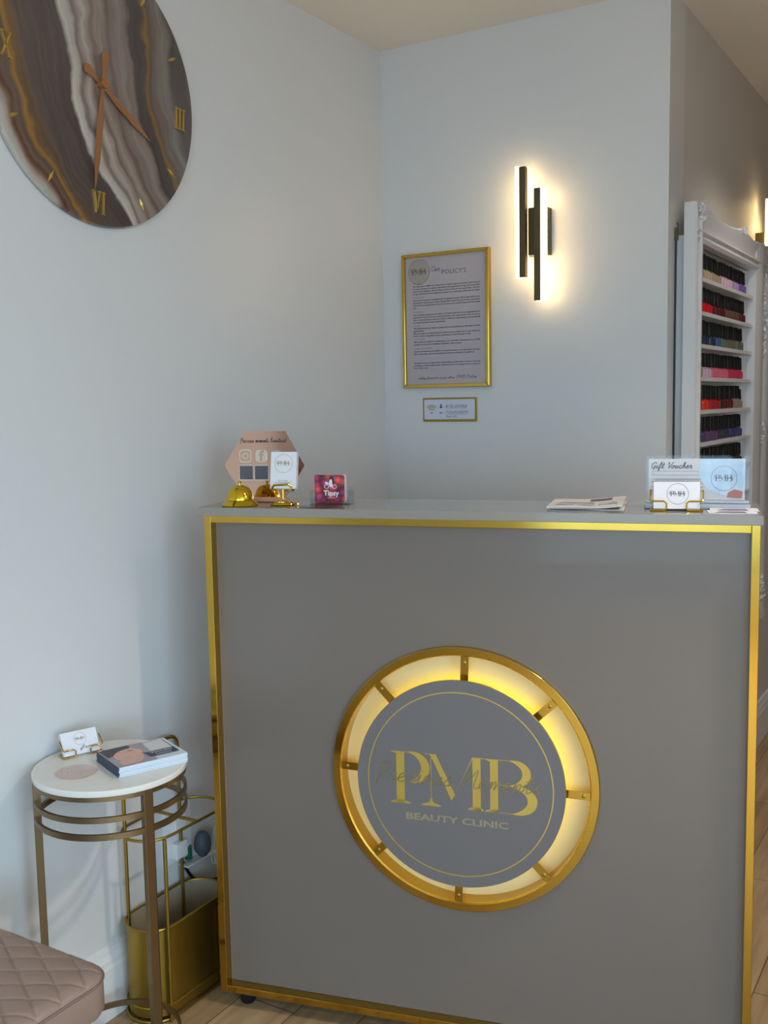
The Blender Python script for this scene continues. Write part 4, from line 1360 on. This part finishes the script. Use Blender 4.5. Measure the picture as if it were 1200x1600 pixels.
# brochures: a stack of separate copies
BX, BY, BR = -1.507, 1.512, R(67)
import math as _m
for i in range(6):
    topm = i == 5
    lab = ['bottom brochure of the stack on the side table', 'second brochure from the bottom of the stack on the side table', 'third brochure from the bottom of the stack on the side table',
           'third brochure from the top of the stack on the side table', 'second brochure from the top of the stack on the side table',
           'topmost brochure of the stack, cover showing a woman touching her cheek'][i]
    t = thing('brochure', lab, 'brochure', (BX + 0.0006 * ((i * 7) % 3 - 1), BY + 0.0006 * ((i * 5) % 3 - 1), TH + 0.0003 + i * 0.0034), BR + R(0.4) * ((i * 3) % 3 - 1), 'brochures on the side table')
    t.scale = (1.0, 1.30, 1.0)
    MB().box(-0.074, 0.074, -0.0475, 0.0475, 0.0, 0.0031).build('pages', 'pages', t, bevel=0.0003)
    MB().box(-0.0745, -0.0735, -0.0475, 0.0475, 0.0, 0.0031).build('spine', 'navy', t)
    if topm:
        z = 0.0031

        def fl(pts, dz, nm, mt):
            MB().add([(x, y, z + dz) for x, y in pts], [tuple(range(len(pts)))]).build(nm, mt, t)

        fl([(-0.074, -0.046), (0.010, -0.046), (0.024, 0.0475), (-0.074, 0.0475)], 0.0002, 'cover_photo', 'coverp')
        fl([(-0.072, 0.046), (-0.070, 0.004), (-0.058, 0.010), (-0.046, 0.020), (-0.030, 0.028), (-0.014, 0.030), (-0.006, 0.040), (-0.010, 0.0465)], 0.0004, 'hair_print', 'hairp')
        face = [(-0.058, 0.008), (-0.050, 0.018), (-0.036, 0.027), (-0.020, 0.030), (-0.008, 0.029), (-0.002, 0.021), (0.006, 0.014), (0.002, 0.008), (0.003, 0.002), (-0.002, -0.004), (-0.002, -0.012), (-0.012, -0.020), (-0.030, -0.026), (-0.048, -0.022), (-0.060, -0.008)]
        fl(face, 0.0006, 'face_print', 'skin')
        fl([(-0.066, -0.030), (-0.050, -0.012), (-0.040, -0.004), (-0.028, -0.002), (-0.012, -0.010), (-0.006, -0.020), (-0.016, -0.034), (-0.030, -0.044), (-0.060, -0.044)], 0.0008, 'hand_print', mat('warm_skin_print', srgb(224, 184, 166), 0.4, var=srgb(200, 148, 130), bump=(120, 0, 0)))
        fl([(-0.026, 0.017), (-0.018, 0.020), (-0.010, 0.018), (-0.012, 0.016), (-0.018, 0.0175)], 0.0009, 'eye_print', 'hairp')
        fl([(-0.004, -0.004), (0.0015, -0.002), (0.001, -0.0055), (-0.004, -0.008)], 0.0009, 'lips_print', mat('rose_print', srgb(178, 96, 92), 0.4))
        fl([(0.018, -0.006), (0.066, -0.006), (0.066, 0.040), (0.022, 0.040)], 0.0003, 'pale_panel', mat('pale_panel_print', srgb(214, 218, 220), 0.4))
        MB().add([(0.0645, -0.006, z + .0005), (0.0665, -0.006, z + .0005), (0.0665, 0.0415, z + .0005), (0.0645, 0.0415, z + .0005), (0.022, 0.0395, z + .0005), (0.022, 0.0415, z + .0005)], [(0, 1, 2, 3), (4, 3, 2, 5)]).build('navy_border', 'navy', t)
        fl([(0.004, -0.030), (0.066, -0.030), (0.066, -0.006), (0.000, -0.006)], 0.0010, 'title_band', 'navy')
        k = MB()
        vs, fs = text2d('Vascular', 0.0135, width=0.050)
        k.add([(0.035 + a, -0.017 + b, z + 0.0013) for a, b in vs], fs)
        vs, fs = text2d('Lesions', 0.0105, width=0.032)
        k.add([(0.035 + a, -0.027 + b, z + 0.0013) for a, b in vs], fs)
        k.build('title_lettering', 'white', t)

# ------------------------------------------------------------------ umbrella stand
SX, SY0, SY1, SR = -1.6430, 1.599, 1.878, 0.0645


def track(z, r=SR, grow=0.0, n=14):
    y0, y1 = SY0 + SR, SY1 - SR
    p = []
    for k in range(n + 1):
        a = R(180 + 180 * k / n)
        p.append((SX + (r + grow) * math.cos(a), y0 + (r + grow) * math.sin(a), z))
    for k in range(n + 1):
        a = R(180 * k / n)
        p.append((SX + (r + grow) * math.cos(a), y1 + (r + grow) * math.sin(a), z))
    return p


t = thing('umbrella_stand', 'oblong brushed gold umbrella stand between the left wall and the desk', 'umbrella stand', (0, 0, 0), 0)
o_, i_ = track(0, grow=-0.001), track(0, grow=-0.003)
n = len(o_)
v = [(x, y, z) for z in (0.012, 0.220) for x, y, _ in o_] + [(x, y, z) for z in (0.220, 0.014) for x, y, _ in i_]
f = []
for b in range(3):
    f += [(b * n + k, b * n + (k + 1) % n, (b + 1) * n + (k + 1) % n, (b + 1) * n + k) for k in range(n)]
f += [tuple(range(n)), tuple(range(3 * n, 4 * n))]
MB().add(v, f).build('tub', 'brass', t, smooth=True)
i2 = track(0, grow=-0.0036)
v = [(x, y, z) for z in (0.0145, 0.2195) for x, y, _ in i2]
f = [(k, (k + 1) % n, n + (k + 1) % n, n + k) for k in range(n)] + [tuple(range(n))]
MB().add(v, f).build('inner_liner', 'inner', t, smooth=True)
for z, g_ in ((0.0045, 0.003), (0.036, 0.001), (0.220, 0.0), (0.433, 0.0)):
    MB().tube(track(z, grow=g_), 0.0035, 8, closed=True).build('hoop' if z > 0.4 else 'rim_wire', 'brass', t, smooth=True)
MB().box(SX - SR, SX + SR, 1.748, 1.754, 0.430, 0.436).build('crossbar', 'brass', t)
MB().tube([(SX + SR + 0.005, 1.636, 0.004), (SX + SR + 0.005, 1.636, 0.433)], 0.0045, 10).build('post', 'brass', t, smooth=True)
MB().tube([(SX + SR + 0.004, 1.812, 0.004), (SX + SR + 0.004, 1.812, 0.2)], 0.0040, 10).build('post', 'brass', t, smooth=True)
xa = SX - SR + 0.008
arch = [(xa, 1.640, 0.016), (xa, 1.640, 0.575)] + [(xa, 1.665 - 0.025 * math.cos(R(a)), 0.578 + 0.025 * math.sin(R(a))) for a in range(15, 90, 15)]
arch += [(xa, 1.700, 0.604), (xa, 1.760, 0.604)] + [(xa, 1.800 + 0.025 * math.sin(R(a)), 0.578 + 0.025 * math.cos(R(a))) for a in range(0, 90, 15)] + [(xa, 1.825, 0.575), (xa, 1.825, 0.016)]
MB().tube(arch, 0.0042, 10).build('arch_handle', 'brass', t, smooth=True)

# ------------------------------------------------------------------ socket, plug-in things and cables behind the stand
t = thing('wall_socket', 'white double power socket on left wall behind the umbrella stand', 'socket', (XL, 1.835, 0.352), R(90))
MB().box(-0.055, 0.040, -0.010, 0, -0.075, 0.075).build('face_plate', 'white', t, bevel=0.002)
for z in (-0.04, 0.028):
    MB().box(-0.038, 0.004, -0.030, -0.010, z - 0.020, z + 0.020).build('plug', 'white', t, bevel=0.003)
t = thing('plug_in_freshener', 'slate blue oval plug-in freshener with green base behind the umbrella stand', 'air freshener', (XL, 1.892, 0.300), R(90))
MB().lathe([(0, -0.034), (0.010, -0.031), (0.020, -0.016), (0.022, 0.0), (0.019, 0.018), (0.010, 0.031), (0, 0.034)], 24, Matrix.Translation((0, -0.030, 0))).build('oval_body', 'slate', t, smooth=True)
MB().prism([(-0.036, -0.034), (-0.022, -0.034), (-0.024, 0.004), (-0.036, -0.004)], -0.016, 0.0).build('green_side', 'green', t, bevel=0.002)
t = MB().box(0, 0.20, -0.030, 0.0, 0, 0.004).build('wall_ledge', 'white', None, bevel=0.001)
t.location = (XL, 1.835, 0.258)
t.rotation_euler = (0, 0, R(90))
tag(t, 'thin white ledge on the left wall holding the plug-in freshener', 'shelf')
t = thing('coiled_cable', 'bundle of looped white cable hanging against the left wall behind the desk', 'cable', (XL, 1.965, 0.250), R(90))
for k_, (dx, rr, rz_, ty) in enumerate([(-0.020, 0.010, 0.042, 0.010), (-0.008, 0.012, 0.052, 0.013), (0.004, 0.010, 0.046, 0.016), (0.012, 0.012, 0.050, 0.012), (-0.003, 0.007, 0.040, 0.019)]):
    pts = [(dx * (1 + math.sin(a)) * 0.6 - dx + rr * math.cos(a), -ty - 0.002 * math.cos(a), rz_ * math.sin(a) + 0.006 * k_) for a in [i * 2 * math.pi / 20 for i in range(20)]]
    MB().tube(pts, 0.0017, 6, closed=True).build('cable_loop', 'white', t, smooth=True)
t = MB().tube([(XL + 0.006, 1.832, 0.292), (XL + 0.006, 1.845, 0.262), (XL + 0.006, 1.862, 0.231), (XL + 0.006, 1.880, 0.208), (XL + 0.0075, 1.905, 0.190), (XL + 0.022, 1.965, 0.176), (XL + 0.03, 2.06, 0.172)], 0.0042, 8).build('power_cable', 'black', None, smooth=True)
tag(t, 'black power cable drooping behind the umbrella stand towards the desk', 'cable')

# ------------------------------------------------------------------ quilted stool
t = thing('quilted_stool', 'taupe quilted leather stool with gold legs at the lower left', 'stool', (-1.475, 0.930, 0), 0)
sxh, syh, cr = 0.236, 0.232, 0.052
NG = 220


def rr_inside(x, y):
    dx, dy = max(abs(x) - (sxh - cr), 0), max(abs(y) - (syh - cr), 0)
    return cr - math.hypot(dx, dy) if (dx > 0 and dy > 0) else min(sxh - abs(x), syh - abs(y))


def warp(a, b):
    """map the unit square to the rounded seat outline"""
    x, y = (2 * a - 1), (2 * b - 1)
    k = max(abs(x), abs(y))
    if k < 1e-6:
        return 0.0, 0.0
    ang = math.atan2(y * syh, x * sxh)
    # distance to the outline along ang
    c, q = math.cos(ang), math.sin(ang)
    lo, hi = 0.0, 0.5
    for _ in range(18):
        mid = (lo + hi) / 2
        if rr_inside(mid * c, mid * q) > 0 and abs(mid * c) < sxh and abs(mid * q) < syh:
            lo = mid
        else:
            hi = mid
    return lo * k * c, lo * k * q


v, f = [], []
for j in range(NG + 1):
    for i in range(NG + 1):
        x, y = warp(i / NG, j / NG)
        d = rr_inside(x, y)
        e = min(1.0, max(0.0, d) / 0.030)
        z = 0.452 + 0.016 * math.sqrt(max(0, 1 - (1 - e) ** 2)) + 0.010 * max(0, 1 - (x / sxh) ** 2) * max(0, 1 - (y / syh) ** 2)
        for q in ((0.467 * x + 0.884 * y - 0.169) / 0.0445, (-0.57 * x + 0.82 * y - 0.046) / 0.041):
            g_ = abs(q - round(q)) * 0.043
            z -= 0.0022 * math.exp(-(g_ / 0.0024) ** 2) * min(1, max(0, d) / 0.012)
            z += 0.0012 * (abs(q - round(q)) * 2) ** 0.5 * min(1, max(0, d) / 0.02)
        v.append((x, y, z))
for j in range(NG):
    for i in range(NG):
        q = j * (NG + 1) + i
        f.append((q, q + 1, q + NG + 2, q + NG + 1))
MB().add(v, f).build('seat_top', 'leather', t, smooth=True)
rim = []
for k in range(4):
    pass
def outl(dx=0.0, n=10):
    out = []
    for sx_, sy_, a0 in ((1, -1, -90), (1, 1, 0), (-1, 1, 90), (-1, -1, 180)):
        for k in range(n + 1):
            a = R(a0 + 90 * k / n)
            out.append((sx_ * (sxh - cr) + (cr + dx) * math.cos(a), sy_ * (syh - cr) + (cr + dx) * math.sin(a)))
    return out


ro = outl()
ri = outl(-0.006)
n = len(ro)
lev = [(outl(-0.001), 0.4525), (ro, 0.448), (ro, 0.402), (outl(-0.004), 0.395)]
v = [(x, y, z) for o_, z in lev for x, y in o_]
f = []
for b in range(3):
    f += [(b * n + k, b * n + (k + 1) % n, (b + 1) * n + (k + 1) % n, (b + 1) * n + k) for k in range(n)]
f.append(tuple(3 * n + k for k in range(n)))
MB().add(v, f).build('seat_side', 'leather', t, smooth=True)
MB().tube([(x, y, 0.4535) for x, y in outl(0.000)], 0.0024, 6, closed=True).build('piping', 'thread', t, smooth=True)
for sx_ in (-1, 1):
    for sy_ in (-1, 1):
        cx, cy = sx_ * 0.188, sy_ * 0.170
        MB().box(cx - 0.012, cx + 0.012, cy - 0.012, cy + 0.012, 0, 0.395).build('leg', 'gold', t, bevel=0.001)
